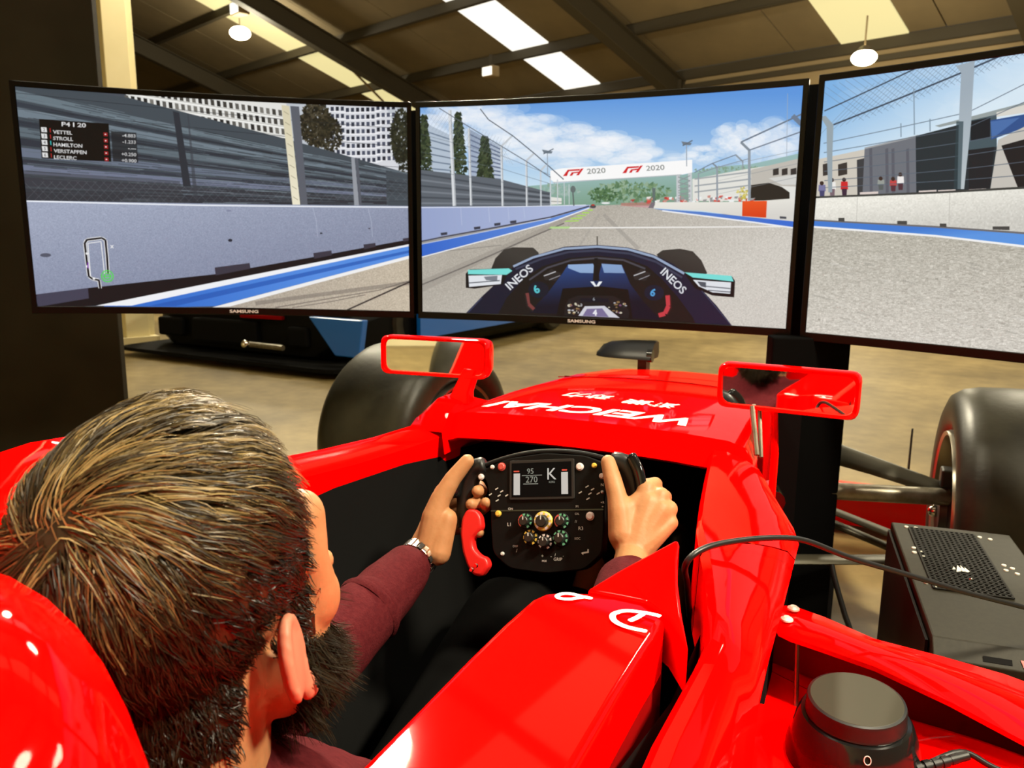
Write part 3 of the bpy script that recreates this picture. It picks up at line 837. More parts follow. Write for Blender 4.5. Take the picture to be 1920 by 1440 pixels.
    c.poly([(715, 990), (760, 972), (920, 974), (970, 1000), (996, 1050), (990, 1078), (696, 1064), (700, 1020)], (28, 26, 30)); c.poly([(770, 984), (900, 986), (900, 1004), (772, 1002)], (16, 20, 34)); c.text('6', (832, 996), 15, (226, 230, 236))
    for _ in range(46):
        x = random.choice([random.uniform(716, 775), random.uniform(900, 980)]); y = random.uniform(1000, 1056)
        c.dot((x, y), random.uniform(2, 8), random.uniform(2, 7), random.choice([(220, 214, 190), (150, 120, 80), (90, 60, 60), (200, 200, 206), (40, 40, 44), (120, 80, 120)]), .9)
    c.poly([(790, 1022), (880, 1020), (930, 1060), (950, 1076), (760, 1066)], (206, 206, 216)); c.poly([(800, 1034), (870, 1032), (900, 1072), (780, 1066)], (120, 110, 150)); c.text('4', (836, 1064), 26, (246, 246, 250), bold=.05)
    c.text('INEOS', (508, 900), 37, (236, 238, 242), -.72, bold=.02, width=1.0); c.text('INEOS', (1188, 918), 37, (236, 238, 242), .78, bold=.02, width=1.0)
    c.line([(330, 980), (270, 1046)], 4, (60, 66, 96)); c.line([(1330, 950), (1466, 1108)], 3, (58, 64, 92))
    return c.image('screen_centre')

def paint_right(quad):
    c = Canvas(1400, 820, quad, lambda x, y: (1480+x/2.323, 80+y/2.323))
    c.px[:] = .62
    c.poly([(0, -260), (2200, -420), (2200, 700), (0, 700)], (126, 178, 228), 1, (214, 232, 244), ((300, 150), (420, 480)))
    for _ in range(120):
        x = random.uniform(300, 2100); y = random.uniform(-150, 320)
        c.dot((x, y), random.uniform(60, 180), random.uniform(30, 80), (226, 238, 248), .07)
    # paddock sheds
    c.poly([(120, 500), (320, 452), (320, 660), (110, 660)], (206, 200, 188))
    for x in (145, 205): c.poly([(x, 520), (x+36, 510), (x+36, 562), (x, 570)], (58, 54, 52))
    c.poly([(280, 500), (318, 490), (318, 650), (280, 655)], (60, 62, 66))
    c.poly([(312, 450), (400, 425), (520, 395), (530, 650), (300, 655)], (110, 114, 122))
    for x in (330, 395, 420, 480): c.poly([(x, 452), (x+12, 448), (x+12, 640), (x, 642)], (84, 86, 96), .7)
    c.line([(312, 450), (530, 394)], 5, (160, 162, 164))
    c.poly([(520, 395), (700, 345), (860, 300), (860, 630), (520, 650)], (38, 48, 54)); c.poly([(740, 320), (860, 290), (860, 440), (740, 455)], (70, 88, 96)); c.poly([(748, 330), (834, 312), (832, 400), (750, 415)], (22, 30, 38))
    c.poly([(600, 350), (1022, 235), (2200, -80), (2200, -40), (1022, 262), (620, 356)], (150, 160, 160)); c.poly([(860, 290), (1022, 245), (2200, -40), (2200, 60), (1022, 285), (860, 310)], (216, 214, 206))
    c.poly([(834, 325), (1022, 290), (2200, 60), (2200, 200), (1022, 340), (836, 410)], (48, 82, 140)); c.poly([(834, 330), (960, 312), (840, 405)], (90, 130, 190), .6)
    c.poly([(866, 410), (1022, 330), (2200, 140), (2200, 640), (1022, 625), (830, 630)], (196, 192, 184)); c.poly([(880, 435), (1022, 395), (1500, 320), (1500, 620), (950, 620)], (30, 30, 34)); c.poly([(740, 455), (850, 440), (830, 620), (740, 630)], (30, 34, 40))
    c.poly([(1500, 300), (2200, 200), (2200, 620), (1500, 620)], (120, 130, 140))
    # people behind the fence
    for x, y, h, c1, c2 in ((180, 640, 60, (236, 234, 230), (120, 100, 110)), (228, 640, 62, (206, 40, 44), (60, 40, 60)), (140, 645, 50, (120, 120, 160), (70, 70, 110)), (455, 615, 60, (238, 234, 232), (80, 50, 60)), (425, 620, 44, (196, 70, 70), (90, 50, 60)), (375, 615, 40, (150, 156, 150), (90, 96, 96)), (1010, 575, 84, (40, 80, 200), (190, 150, 130))):
        c.poly([(x-14, y-h*.2), (x-12, y-h*.75), (x+14, y-h*.75), (x+15, y-h*.2)], c1); c.poly([(x-10, y-h*.25), (x+11, y-h*.25), (x+9, y+14), (x-8, y+14)], c2); c.dot((x, y-h*.88), 8, 9, (60, 44, 40))
    for x in (320, 560, 640, 770): c.poly([(x-30, 640-(x-300)*.03), (x+44, 636-(x-300)*.03), (x+44, 646-(x-300)*.03), (x-30, 650-(x-300)*.03)], (220, 206, 200))
    # wall
    W_ = [(100, 665), (600, 640), (1022, 620), (2200, 560), (2200, 960), (1022, 818), (600, 785), (100, 760)]
    c.poly(W_, (238, 236, 226), 1, (206, 204, 196), ((600, 640), (600, 790))); c.grain(W_, 5, 4, 4)
    c.line([(100, 662), (600, 640), (1022, 616), (2200, 556)], 6, (60, 62, 60))
    for x in (280, 660, 1180): c.line([(x, 660-(x-280)*.05), (x-6, 780)], 2, (196, 194, 186))
    c.line([(100, 760), (600, 790), (1022, 822), (2200, 960)], 6, (110, 108, 110))
    for x, y, k in ((215, 757, 12), (460, 770, 20), (630, 782, 14), (876, 795, 36), (1300, 840, 44)): c.poly([(x-k, y-7), (x+k, y-7), (x+k, y+9), (x-k, y+7)], (72, 72, 70))
    c.poly([(90, 762), (600, 793), (1022, 826), (2200, 966), (2200, 1100), (1022, 880), (600, 826), (90, 787)], (66, 124, 210), 1, (92, 150, 226), ((600, 790), (600, 840)))
    G = [(90, 787), (600, 830), (1022, 884), (2200, 1110), (2200, 1700), (0, 1500), (0, 900)]
    c.poly(G, (184, 180, 168), 1, (208, 204, 194), ((500, 820), (450, 1280))); c.grain(G, 9, 3, 2); c.grain(G, 8, 9, 3)
    for _ in range(60):
        x = random.uniform(80, 1400); y = random.uniform(900, 1330); L = random.uniform(20, 90)
        c.line([(x, y), (x+L, y+L*.28)], random.uniform(2, 5), random.choice([(150, 148, 140), (170, 168, 160), (216, 214, 208)]), .35)
    c.line([(90, 787), (600, 829), (1022, 882), (2200, 1108)], 6, (244, 244, 244))
    # fence
    for k in range(70):
        x = 140+k*25; y = 350-k*10.5
        c.line([(x, y+40), (x+190, y-170)], 1.3, (112, 128, 144), .6); c.line([(x, y-150), (x+170, y-20)], 1.3, (112, 128, 144), .6)
    for P, w_ in (([(155, 292), (500, 115), (700, 10)], 4), ([(190, 350), (700, 125), (840, 62), (1400, -190)], 5)): c.line(P, w_, (64, 76, 92))
    for y0, y1 in ((430, 205), (470, 285), (510, 360), (550, 430), (590, 500), (620, 560)): c.line([(150, y0), (740, y0+(y1-y0)*.62), (1022, y1-60*(y0 < 500)), (2200, y1-270*(y0 < 560))], 2.4, (92, 104, 118), .8)
    for x, y0, y1 in ((515, 190, 390), (580, 320, 375), (460, 340, 400), (995, 110, 220)): c.line([(x, y0), (x, y1)], 3, (130, 150, 166))
    c.poly([(140, 318), (160, 312), (190, 350), (184, 470), (180, 640), (165, 640), (162, 470), (163, 360)], (150, 164, 172))
    c.poly([(690, 90), (770, 66), (768, 90), (752, 340), (720, 625), (692, 625), (700, 340), (712, 120)], (158, 172, 184), 1, (186, 196, 200), ((690, 200), (760, 620)))
    c.poly([(690, 330), (720, 330), (706, 625), (676, 625)], (46, 66, 74), .7)
    return c.image('screen_right')

def television(label, bl, br, z0, z1, img, sag, logo, group='curved screens of the driving rig'):
    """concave panel between two end points seen from the driver's side; z0/z1 = (left, right) bottom and top"""
    bl, br = V((*bl, 0)), V((*br, 0))
    ch = br-bl; L = ch.length; ux = ch/L
    nn = V((ux.y, -ux.x, 0))                       # towards the driver
    N = 24
    mid = (bl+br)/2
    t = thing('curved_television', label, 'screen', (mid.x, mid.y, (z0[0]+z0[1])/2), group)
    def S(u, v, off=0.0):                          # u, v in 0..1 over the outer frame, off towards the driver
        p = bl+ch*u-nn*(sag*4*u*(1-u)) + nn*off
        a = z0[0]+(z0[1]-z0[0])*u; b_ = z1[0]+(z1[1]-z1[0])*u
        return V((p.x, p.y, a+(b_-a)*v))
    H = z1[0]-z0[0]
    bw = .014/L; bt = .016/H; bb = .021/H
    # frame: front ring + outer edge + back
    us = [0, bw]+[bw+(1-2*bw)*i/N for i in range(1, N)]+[1-bw, 1]
    q = MB()
    def strip(v0, v1, ulist, o0=.004):
        q.loft([[S(u, v0, o0), S(u, v1, o0), S(u, v1, -.028), S(u, v0, -.028)] for u in ulist])
    strip(0, bb, us); strip(1-bt, 1, us)
    for ul in ([0, bw], [1-bw, 1]): q.loft([[S(u, bb, .004), S(u, 1-bt, .004), S(u, 1-bt, -.028), S(u, bb, -.028)] for u in ul])
    q.build('bezel', 'bezel', t, bevel=.0015)
    q = MB()
    q.loft([[S(u, .02, -.012), S(u, .98, -.012), S(u, .9, -.05), S(u, .1, -.06)] for u in us[1:-1]])
    q.build('back_shell', 'black_sat', t)
    # picture area with UVs
    vs = []; fs = []; uv = []
    for i in range(N+1):
        for v in (0, 1):
            vs.append(S(bw+(1-2*bw)*i/N, bb+(1-bt-bb)*v, .0008)); uv.append((i/N, v))
    for i in range(N): fs.append((2*i, 2*i+2, 2*i+3, 2*i+1))
    m = bpy.data.materials.new('screen_picture'); m.use_nodes = True
    nt = m.node_tree; b = nt.nodes['Principled BSDF']
    ti = nt.nodes.new('ShaderNodeTexImage'); ti.image = img; ti.extension = 'EXTEND'
    nt.links.new(ti.outputs['Color'], b.inputs['Emission Color'])
    b.inputs['Emission Strength'].default_value = .98
    b.inputs['Base Color'].default_value = (.004, .004, .004, 1); b.inputs['Roughness'].default_value = .35
    b.inputs['Specular IOR Level'].default_value = .15
    o = MB().add(vs, fs).build('screen', m, t, smooth=0)
    lay = o.data.uv_layers.new(name='UVMap')
    org = ORG[t.name]
    key = {tuple(round(c_, 4) for c_ in (V(p)-org)): k for p, k in zip(vs, uv)}
    for lp in o.data.loops:
        lay.data[lp.index].uv = key[tuple(round(c_, 4) for c_ in o.data.vertices[lp.vertex_index].co)]
    if logo:
        decal('maker_lettering', 'SAMSUNG', 'logo_grey', t, lambda x, y: S(logo+x/L, bb*.30+y/H, .0052), .0085, bold=.03, width=1.55)
    q = MB()
    q.box(S(.5, .5, -.11), (.2, .09, .2), Matrix((ux, V((-ux.y, ux.x, 0)), V((0, 0, 1)))).transposed()); q.build('wall_bracket', 'black_sat', t, smooth=0)
    return t

TVC = ((-.836, 2.098), (.247, 2.143)); TVL = ((-1.755, 1.500), (-.848, 2.093)); TVR = ((.272, 2.112), (1.228, 1.60))
television('curved screen in the middle, showing the race track ahead of a dark car', TVC[0], TVC[1], (.794, .794), (1.428, 1.428), paint_centre(), .045, .47)
television('curved screen on the left, showing a grey concrete wall and grandstand', TVL[0], TVL[1], (.815, .794), (1.449, 1.428), paint_left(), .045, .53)
RQ = [(1549, 151), (2910, -68), (2720, 755), (1509, 614)]     # measured left edge, unseen right edge extrapolated
television('curved screen on the right, showing fence posts and a white wall', TVR[0], TVR[1], (.792, .792), (1.428, 1.428), paint_right(RQ), .045, None)

# stand under the gap between the middle and the right screen
t = thing('screen_stand', 'wide flat black pillar holding the screens, beside the right front wheel', 'stand', (.31, 2.03, 0))
q = MB()
pa, pb = V((.212, 2.062, 0)), V((.392, 2.128, 0))
pn = V((.344, -.939, 0))
q.prism([(0, .02), (1, .02), (1, .80), (0, .80)], lambda x, y, h: pa+(pb-pa)*x+V((0, 0, y))-pn*h-pn*.0, .06)
q.build('pillar', 'stand', t, smooth=0, bevel=.004)
q = MB(); q.box((.30, 2.30, .012), (.2, .5, .024)); q.build('base_plate', 'stand', t, smooth=0, bevel=.004)
q = MB(); q.box((.27, 2.27, .715), (.17, .06, 1.43)); q.build('rear_post', 'stand', t, smooth=0)
q = MB(); q.box((.30, 2.20, .70), (.15, .14, .08)); q.build('joining_block', 'stand', t, smooth=0)
q = MB(); q.box((-.20, 2.29, 1.1), (1.45, .04, .08)); q.build('cross_arm', 'stand', t, smooth=0)
q = MB(); q.box((-.865, 2.235, 1.11), (.14, .03, .634)); q.build('joining_plate', 'stand', t, smooth=0)

# ================================================================ THE RED RACE CAR RIG
car = thing('race_car_rig', 'red open-wheel race car cockpit rig with black wheels, in the foreground', 'car', (0, 1.2, 0))
def nose_w(y): return float(np.interp(y, [1.2, 1.6, 2.05, 2.4, 3.0, 3.3], [.283, .268, .235, .19, .12, .09]))
def nose_z(y): return float(np.interp(y, [1.2, 1.5, 1.8, 2.05, 2.2, 2.5, 2.9, 3.3], [.738, .735, .722, .699, .672, .60, .48, .36]))
def nose_top(x, y):
    k = min(abs(x)/nose_w(y), 1)
    return nose_z(y)-.010*k*k
secs = []
def nose_sec(y, dz=0, lip=0):
    w_, zt = nose_w(y), nose_z(y)
    zb = max(.12, zt-.42)
    half = [(w_*.86, zb), (w_*.97, zb+.06), (w_, zt-.16), (w_*.995, zt-.075), (w_*.975, zt-.038), (w_*.93, zt-.016), (w_*.84, zt-.008)]
    top = [(x, nose_top(x*w_, y)) for x in (.6, .3, 0, -.3, -.6)]
    pts = half+[(x*w_, z) for x, z in top]+[(-x, z) for x, z in reversed(half)]
    return [V((x, y, z)) for x, z in pts]
YS = [1.236, 1.25, 1.3, 1.4, 1.5, 1.6, 1.7, 1.8, 1.9, 2.0, 2.05, 2.1, 2.2, 2.35, 2.5, 2.7, 2.9, 3.1, 3.25, 3.3]
for y in YS: secs.append(nose_sec(y))
# dashboard lip: the top of the first section rolls down and under
def lip(y, drop, inset):
    out = []
    for p in nose_sec(1.222):
        z = p.z; x = p.x
        if z > .60: z = max(z-drop, .60) ; x = x*(1-inset)
        out.append(V((x, y, z)))
    return out
q = MB(); q.loft([lip(1.30, .046, .05), lip(1.216, .046, .05), lip(1.206, .040, .045), lip(1.2345, .003, .004)]+secs, closed=False)
q.build('nose', 'red', car, smooth=38)
q = MB(); q.loft([[V((x*k, 3.3+d, .36+(z-.36)*k-.02)) for x, z in ((.09, .30), (.09, .34), (0, .36), (-.09, .34), (-.09, .30), (0, .22))] for k, d in ((1, 0), (.8, .06), (.45, .1), (.1, .115))]); q.build('nose_tip', 'red', car, smooth=80)
# panel seam across the nose
q = MB(); q.tube([V((x*nose_w(1.72), 1.72+.02*(1-x*x), nose_top(x*nose_w(1.72), 1.72)+.0002)) for x in (-.9, -.6, -.3, 0, .3, .6, .9)], .0012, 6)
q.build('panel_seam', 'red_in', car)
# lettering on the nose, read from the front of the car
def on_nose(cx, cy, sc=1):
    def fn(x, y):
        X, Y = cx-x, cy-y*1.0
        return V((X, Y, nose_top(X, Y)+.0008))
    return fn
decal('sponsor_lettering', 'WEICHAI', 'white', car, on_nose(-.030, 1.345), .060, shear=.28, bold=.028, width=1.10)
decal('sponsor_characters', '潍柴', 'white', car, on_nose(.062, 1.452), .036, shear=.2, bold=.02, width=1.0)
decal('sponsor_characters', '动力', 'white', car, on_nose(-.068, 1.470), .036, shear=.2, bold=.02, width=1.0)

# ---- left side of the cockpit: rim, lining face, outer flank
def left_sec(y, xi, zi, zc, xo, zo, zl):
    return [V((xi-.006, y, zl)), V((xi, y, zc-.003)), V((xi-.003, y, zc)), V((xi-.012, y, zc+.003)), V(((xi+xo)/2, y, (zc+zo)/2+.007)), V((xo+.008, y, zo+.003)), V((xo+.001, y, zo-.002)), V((xo-.006, y, zo-.03)), V((xo-.014, y, zo-.14)), V((xo+.01, y, .42)), V((xo+.06, y, .16))]
L_ = [(1.262, -.246, .645, .692, -.300, .722, .64), (1.24, -.246, .645, .694, -.312, .712, .64), (1.2, -.255, .645, .693, -.321, .702, .64), (1.1, -.275, .645, .690, -.343, .699, .635), (1.0, -.300, .64, .688, -.373, .699, .63), (.93, -.322, .64, .688, -.392, .702, .625), (.86, -.338, .64, .692, -.408, .712, .62),
      (.78, -.342, .64, .710, -.412, .736, .61), (.68, -.335, .64, .755, -.412, .784, .61), (.60, -.322, .64, .785, -.408, .810, .61), (.54, -.30, .64, .795, -.40, .816, .61), (.40, -.27, .64, .79, -.39, .808, .61), (.28, -.22, .64, .785, -.37, .80, .61), (.15, -.16, .64, .77, -.35, .79, .61)]
q = MB(); q.loft([left_sec(y, xi, zi, zc, xo, zo, zl) for y, xi, zi, zc, xo, zo, zl in L_], closed=False)
q.build('cockpit_side', 'red', car, smooth=32, label='left cockpit side with long padded rim')
# left corner fairing under the mirror stalk
q = MB(); q.loft([[V((-.245, y, .66)), V((-.25, y, .70+.04*k)), V((-.285, y, .70+.05*k)), V((-.318, y, .70+.02*k)), V((-.325, y, .62))] for y, k in ((1.19, 0), (1.215, .7), (1.24, 1), (1.32, 1), (1.4, .4))], closed=False)
q.build('corner_fairing', 'red', car, smooth=60)

# ---- right side of the cockpit
def sec_r(y, pts): return [V((x, y, z)) for x, z in pts]
# front cover block between dashboard and panel line
def blk(xi, zi, xo, zo, xs, xb):
    n = [(xi, .60), (xi+.003, zi-.010), (xi+.009, zi)]
    n += [(xi+.009+(xo-xi-.009)*t, zi+(zo-zi)*t+.030*t*(1-t)) for t in (.25, .5, .75, .93)]
    return n+[(xo+.003, zo-.010), (xs, .565), (xb, .42), (.32, .2)]
F_ = [(.836, blk(.266, .702, .357, .648, .340, .322)), (.92, blk(.248, .704, .358, .652, .342, .322)), (1.0, blk(.236, .706, .348, .662, .333, .315)),
      (1.1, blk(.223, .709, .328, .672, .322, .305)), (1.19, blk(.213, .714, .304, .684, .317, .310)), (1.222, blk(.209, .716, .292, .690, .303, .30))]
def shear(y, pts):
    k = float(np.interp(y, [.60, .831, 1.222], [0, 1, 0]))
    return [V((x, y+min(max(0, x-.262), .10)*1.9*k, z)) for x, z in pts]
q = MB(); q.loft([shear(y, p) for y, p in F_], closed=False); q.build('cockpit_side', 'red', car, smooth=33, label='right front cockpit cover panel')
# rear cover block from the panel line back to the step
R_ = [(.831, blk(.267, .7015, .357, .6475, .340, .322)), (.76, blk(.283, .696, .356, .644, .340, .325)), (.69, blk(.300, .689, .354, .640, .346, .338)), (.655, [(x, z) for x, z in blk(.3045, .685, .353, .637, .350, .350)]),
      (.640, [(.299, .60), (.300, .655), (.303, .664), (.311, .671), (.320, .671), (.330, .664), (.337, .655), (.347, .62), (.356, .55), (.372, .495), (.40, .47)]),
      (.55, [(.288, .60), (.289, .640), (.292, .652), (.300, .660), (.312, .662), (.326, .655), (.336, .640), (.348, .60), (.359, .535), (.375, .495), (.405, .47)]),
      (.42, [(.285, .60), (.287, .640), (.290, .650), (.298, .659), (.312, .660), (.328, .650), (.339, .632), (.351, .592), (.363, .53), (.380, .492), (.41, .468)]),
      (.20, [(.286, .60), (.288, .640), (.291, .652), (.300, .661), (.316, .660), (.332, .646), (.345, .625), (.358, .585), (.370, .525), (.390, .488), (.42, .462)]),
      (-.05, [(.290, .60), (.292, .640), (.295, .655), (.305, .664), (.322, .660), (.338, .642), (.352, .618), (.366, .575), (.38, .52), (.40, .485), (.43, .46)])]
q = MB(); q.loft([shear(y, p) for y, p in R_], closed=False); q.build('cockpit_side', 'red', car, smooth=33, label='right rear cockpit flank panel')
# pointed fin at the front of the padded edge
def plate(pts, th):
    q = MB(); n = len(pts)
    q.add([V(p) for p in pts]+[V(p)-V((0, 0, th)) for p in pts], [tuple(range(n)), tuple(range(2*n-1, n-1, -1))]+[(i, i+n, (i+1) % n+n, (i+1) % n) for i in range(n)])
    return q
q = plate([(.184, .708, .694), (.206, .745, .704), (.232, .786, .714), (.247, .811, .7195), (.251, .815, .7195), (.254, .808, .718), (.2575, .784, .711), (.267, .745, .702), (.281, .700, .692), (.297, .655, .683), (.272, .690, .689), (.243, .712, .692)], .05)
q.build('edge_fin', 'red', car, smooth=30, bevel=.003)
# padded headrest insert with rounded front corner
INS = [(.298, .655, .672), (.268, .690, .689), (.243, .7085, .691), (.215, .7055, .693), (.186, .7035, .6935), (.160, .6985, .692), (.146, .690, .6905), (.138, .672, .690), (.134, .62, .690), (.132, .55, .690), (.132, .45, .691), (.135, .35, .696), (.142, .22, .704), (.15, .05, .715),
       (.262, .05, .700), (.262, .22, .694), (.262, .35, .690), (.262, .45, .688), (.263, .55, .688), (.265, .62, .6885), (.267, .655, .689)]
INS = INS[1:]
q = plate(INS, .06); q.build('headrest_insert', 'red', car, smooth=30, bevel=.007, seg=3)
q = plate([(p[0]*.98+.004, p[1], p[2]-.055) for p in INS], .09); q.build('insert_base', 'red_in', car, smooth=0)
# script letter and loop on the insert
def stroke(pts, w_, name):
    P = smooth_path([(x, y, 0) for x, y in pts], 6)
    vs = []; fs = []
    for i, p in enumerate(P):
        d = (P[min(i+1, len(P)-1)]-P[max(i-1, 0)]).normalized()
        n = V((-d.y, d.x, 0))*w_/2*(1 if 0 < i < len(P)-1 else .6)
        for s_ in (1, -1):
            c_ = p+n*s_
            vs.append((c_.x, c_.y, .6912+.0006+max(0, (c_.y-.62)*.02)))
    for i in range(len(P)-1): fs.append((2*i, 2*i+1, 2*i+3, 2*i+2))
    return MB().add(vs, fs)
stroke([(.2648, .6842), (.2573, .6855), (.2447, .6848), (.2325, .6821), (.2249, .6748), (.2231, .6673), (.2282, .6582), (.2393, .6528), (.252, .6519), (.2600, .6522)], .006, '').build('script_letter', 'white', car, smooth=0)
stroke([(.2489, .6842), (.2447, .673), (.2401, .6637)], .006, '').build('script_letter', 'white', car, smooth=0)
stroke([(.195, .6925), (.1839, .6924), (.1731, .6934), (.1653, .6906), (.1616, .684), (.1658, .6799), (.1753, .6824), (.1815, .6880), (.190, .6945)], .0055, '').build('script_loop', 'white', car, smooth=0)

# ---- black cockpit tub
q = MB()
q.loft([[V((x, y, z)) for x, z in ((-w_-.02, .69-dz), (-w_, .30), (-w_*.7, .14), (w_*.7, .14), (w_, .30), (w_, .66-dz))] for y, w_, dz in ((1.95, .20, .09), (1.30, .23, .04), (1.2, .24, .03), (.95, .285, .03), (.65, .285, .03), (.3, .25, .0), (.0, .24, 0))], closed=False)
q.add([(-.3, 1.95, .12), (.3, 1.95, .12), (.3, 1.95, .68), (-.3, 1.95, .68)], [(0, 1, 2, 3)])
q.build('cockpit_tub', 'black', car, smooth=30)
q = MB(); q.loft([[V((x, y, z)) for x in (-.19, .19)] for y, z in ((.98, .17), (.80, .18), (.62, .17), (.52, .2), (.40, .36), (.28, .52), (.22, .58))], closed=False)
q.build('seat', 'black', car, solid=.03)
q = MB(); q.tube([(.03, 1.05, .64), (.03, 1.45, .56)], .022, 12); q.build('steering_column', 'black', car)

# ---- headrest fairing behind the driver
def sup(y, cx, w_, zt, zb=.42, n=25):
    out = []
    for i in range(n):
        a = PI*i/(n-1)
        c_, s_ = cos(a), sin(a)
        out.append(V((cx+w_*math.copysign(abs(c_)**.5, c_), y, zb+(zt-zb)*abs(s_)**.5)))
    return out
H_ = [(.240, .0, .06, .70), (.239, .0, .11, .815), (.233, .0, .140, .862), (.221, .0, .168, .884), (.199, .0, .20, .896), (.164, .0, .228, .901), (.10, .0, .252, .902), (.02, -.005, .268, .898), (-.12, -.01, .27, .89), (-.4, -.02, .25, .85), (-.9, -.02, .20, .78), (-1.6, -.02, .12, .70)]
q = MB(); q.loft([sup(y, cx, w_, zt) for y, cx, w_, zt in H_], closed=False)
q.build('headrest_fairing', 'red', car, smooth=80)

# ---- mirrors
def mirror(cx, cy, cz, yaw, tilt, side):
    R = Matrix.Rotation(yaw, 3, 'Z') @ Matrix.Rotation(math.radians(tilt), 3, 'X')
    c0 = V((cx, cy, cz))
    def at(x, y, z): return c0+R @ V((x, y, z))
    W2, H2 = .108, .037
    out = poly_round([(-W2, -H2), (W2, -H2), (W2, H2), (-W2, H2)], .016, 4)
    q = MB()
    def ring(k, y, dz=0): return [at(x*k if k < 1 else x, y, z*k+dz) for x, z in out]
    def ring2(d, y): return [at(x-math.copysign(d, x), y, z-math.copysign(d, z)) for x, z in out]
    q.loft([ring2(.0075, .004), ring2(.0065, -.004), ring2(.002, -.006), ring2(0, -.001), ring2(.0, .02), ring2(.004, .045), ring2(.012, .066), ring2(.022, .078)], True, False)
    n = len(out); q.add(ring2(.022, .078), [tuple(range(n))])
    m = q.build('mirror', 'red', car, smooth=50, label='%s wing mirror in a red housing' % side)
    q = MB(); q.add([at(x-math.copysign(.0072, x), .002, z-math.copysign(.0072, z)) for x, z in out], [tuple(range(n))])
    q.build('mirror_glass', 'mirror', m, smooth=0)
    return at
atL = mirror(-.318, 1.282, .818, math.radians(7), -1, 'left')
atR = mirror(.312, 1.298, .806, math.radians(-4.6), -.4, 'right')
q = MB(); q.loft([[V((x0, y0-.012, z)), V((x0+w_, y0-.006, z)), V((x0+w_, y0+.02, z)), V((x0, y0+.03, z))] for x0, y0, z, w_ in ((-.286, 1.275, .735, .048), (-.276, 1.285, .755, .032), (-.262, 1.295, .79, .026), (-.258, 1.3, .80, .026))])
q.build('mirror_stalk', 'red', car, bevel=.003)
q = MB()
q.tube([(.262, 1.30, .775), (.278, 1.262, .705)], .0045, 8); q.tube([(.272, 1.31, .775), (.284, 1.27, .70)], .0035, 8)
q.build('mirror_stalk', 'steel', car, label='thin metal stalks of the right mirror')
q = MB(); q.tube([(.292, 1.33, .78), (.302, 1.30, .70), (.303, 1.28, .60)], .006, 8); q.build('mirror_stalk', 'red', car)

# ---- camera pod on the nose
q = MB()
pc2 = V((-.165, 2.06, .728))
rows = [(-.088, .012, .045, .010), (-.078, .0, .060, .022), (-.055, -.014, .070, .032), (.0, -.02, .076, .038), (.06, -.021, .078, .040), (.072, -.021, .078, .040)]
def podsec(x, y0, y1, h): return [pc2+V((x, y0, -.006)), pc2+V((x, y0+.004, .004)), pc2+V((x, y0+.040, h*.86)), pc2+V((x, (y0+y1)/2+.02, h)), pc2+V((x, y1-.006, h*.85)), pc2+V((x, y1, .004)), pc2+V((x, y1-.01, -.008))]
q.loft([podsec(*r) for r in rows])
p_ = q.build('camera_pod', 'black_sat', car, smooth=50, bevel=.002)
q = MB(); q.tube([pc2+V((.06, .0, .004)), pc2+V((.074, .0, .004))], .017, 16); q.build('pod_lens', 'black_gloss', p_)
q = MB(); q.loft([[pc2+V((x+.045, y, z)) for x, y in ((-.012, .0), (.012, .0), (.012, .04), (-.012, .04))] for z in (-.05, 0)]); q.build('pod_stalk', 'black_sat', p_)

# ---- wheels
def wheel(cx, cy, yaw, side):
    ax = Matrix.Rotation(yaw, 3, 'Z') @ V((side, 0, 0))          # axis pointing away from the car
    c0 = V((cx, cy, .338)); hw = .185
    prof = [(.212, -hw+.03), (.225, -hw+.008), (.25, -hw-.004), (.285, -hw-.006), (.312, -hw+.004), (.328, -hw+.028), (.335, -hw+.06), (.338, -.06), (.338, .06), (.335, hw-.06), (.328, hw-.028), (.312, hw-.004), (.285, hw+.006), (.25, hw+.004), (.225, hw-.008), (.212, hw-.03), (.2, 0)]
    q = MB(); q.lathe(prof, c0, ax, 72, closed=True)
    wl = q.build('wheel', 'rubber', car, smooth=50, label='%s front wheel' % ('left' if side < 0 else 'right'))
    q = MB(); q.lathe([(.214, -hw+.035), (.219, -hw+.006), (.214, -hw-.006), (.204, -hw-.002), (.197, -hw+.03), (.190, -.02), (.188, .08)], c0, ax, 56)
    q.build('rim', 'rim', wl, smooth=50)
    q = MB(); q.lathe([(.19, .05), (.17, .0), (.12, -.06), (.115, -hw+.03), (.06, -hw+.005), (.055, -hw-.012), (0, -hw-.014)], c0, ax, 40)
    q.build('brake_drum', 'rim_dark', wl, smooth=40)
    q = MB(); q.ball(c0-ax*(hw+.018), .016); q.build('hub_bolt', 'chrome', wl)
    for (z, y) in ((.10, -.02), (-.10, 0)):
        q = MB(); q.box(c0-ax*(hw+.0)+V((0, y, z)), (.03, .05, .05)); q.build('upright', 'rim_dark', wl, smooth=0, bevel=.006)
    q = MB()
    for o_ in (-.09, -.03, .03, .09):
        q.lathe([(.3378, o_-.004), (.3386, o_-.003), (.3386, o_+.003), (.3378, o_+.004)], c0, ax, 72)
    0
wheel(-1.0, 2.36, math.radians(-8), -1)
wheel(.83, 2.285, math.radians(1.5), 1)

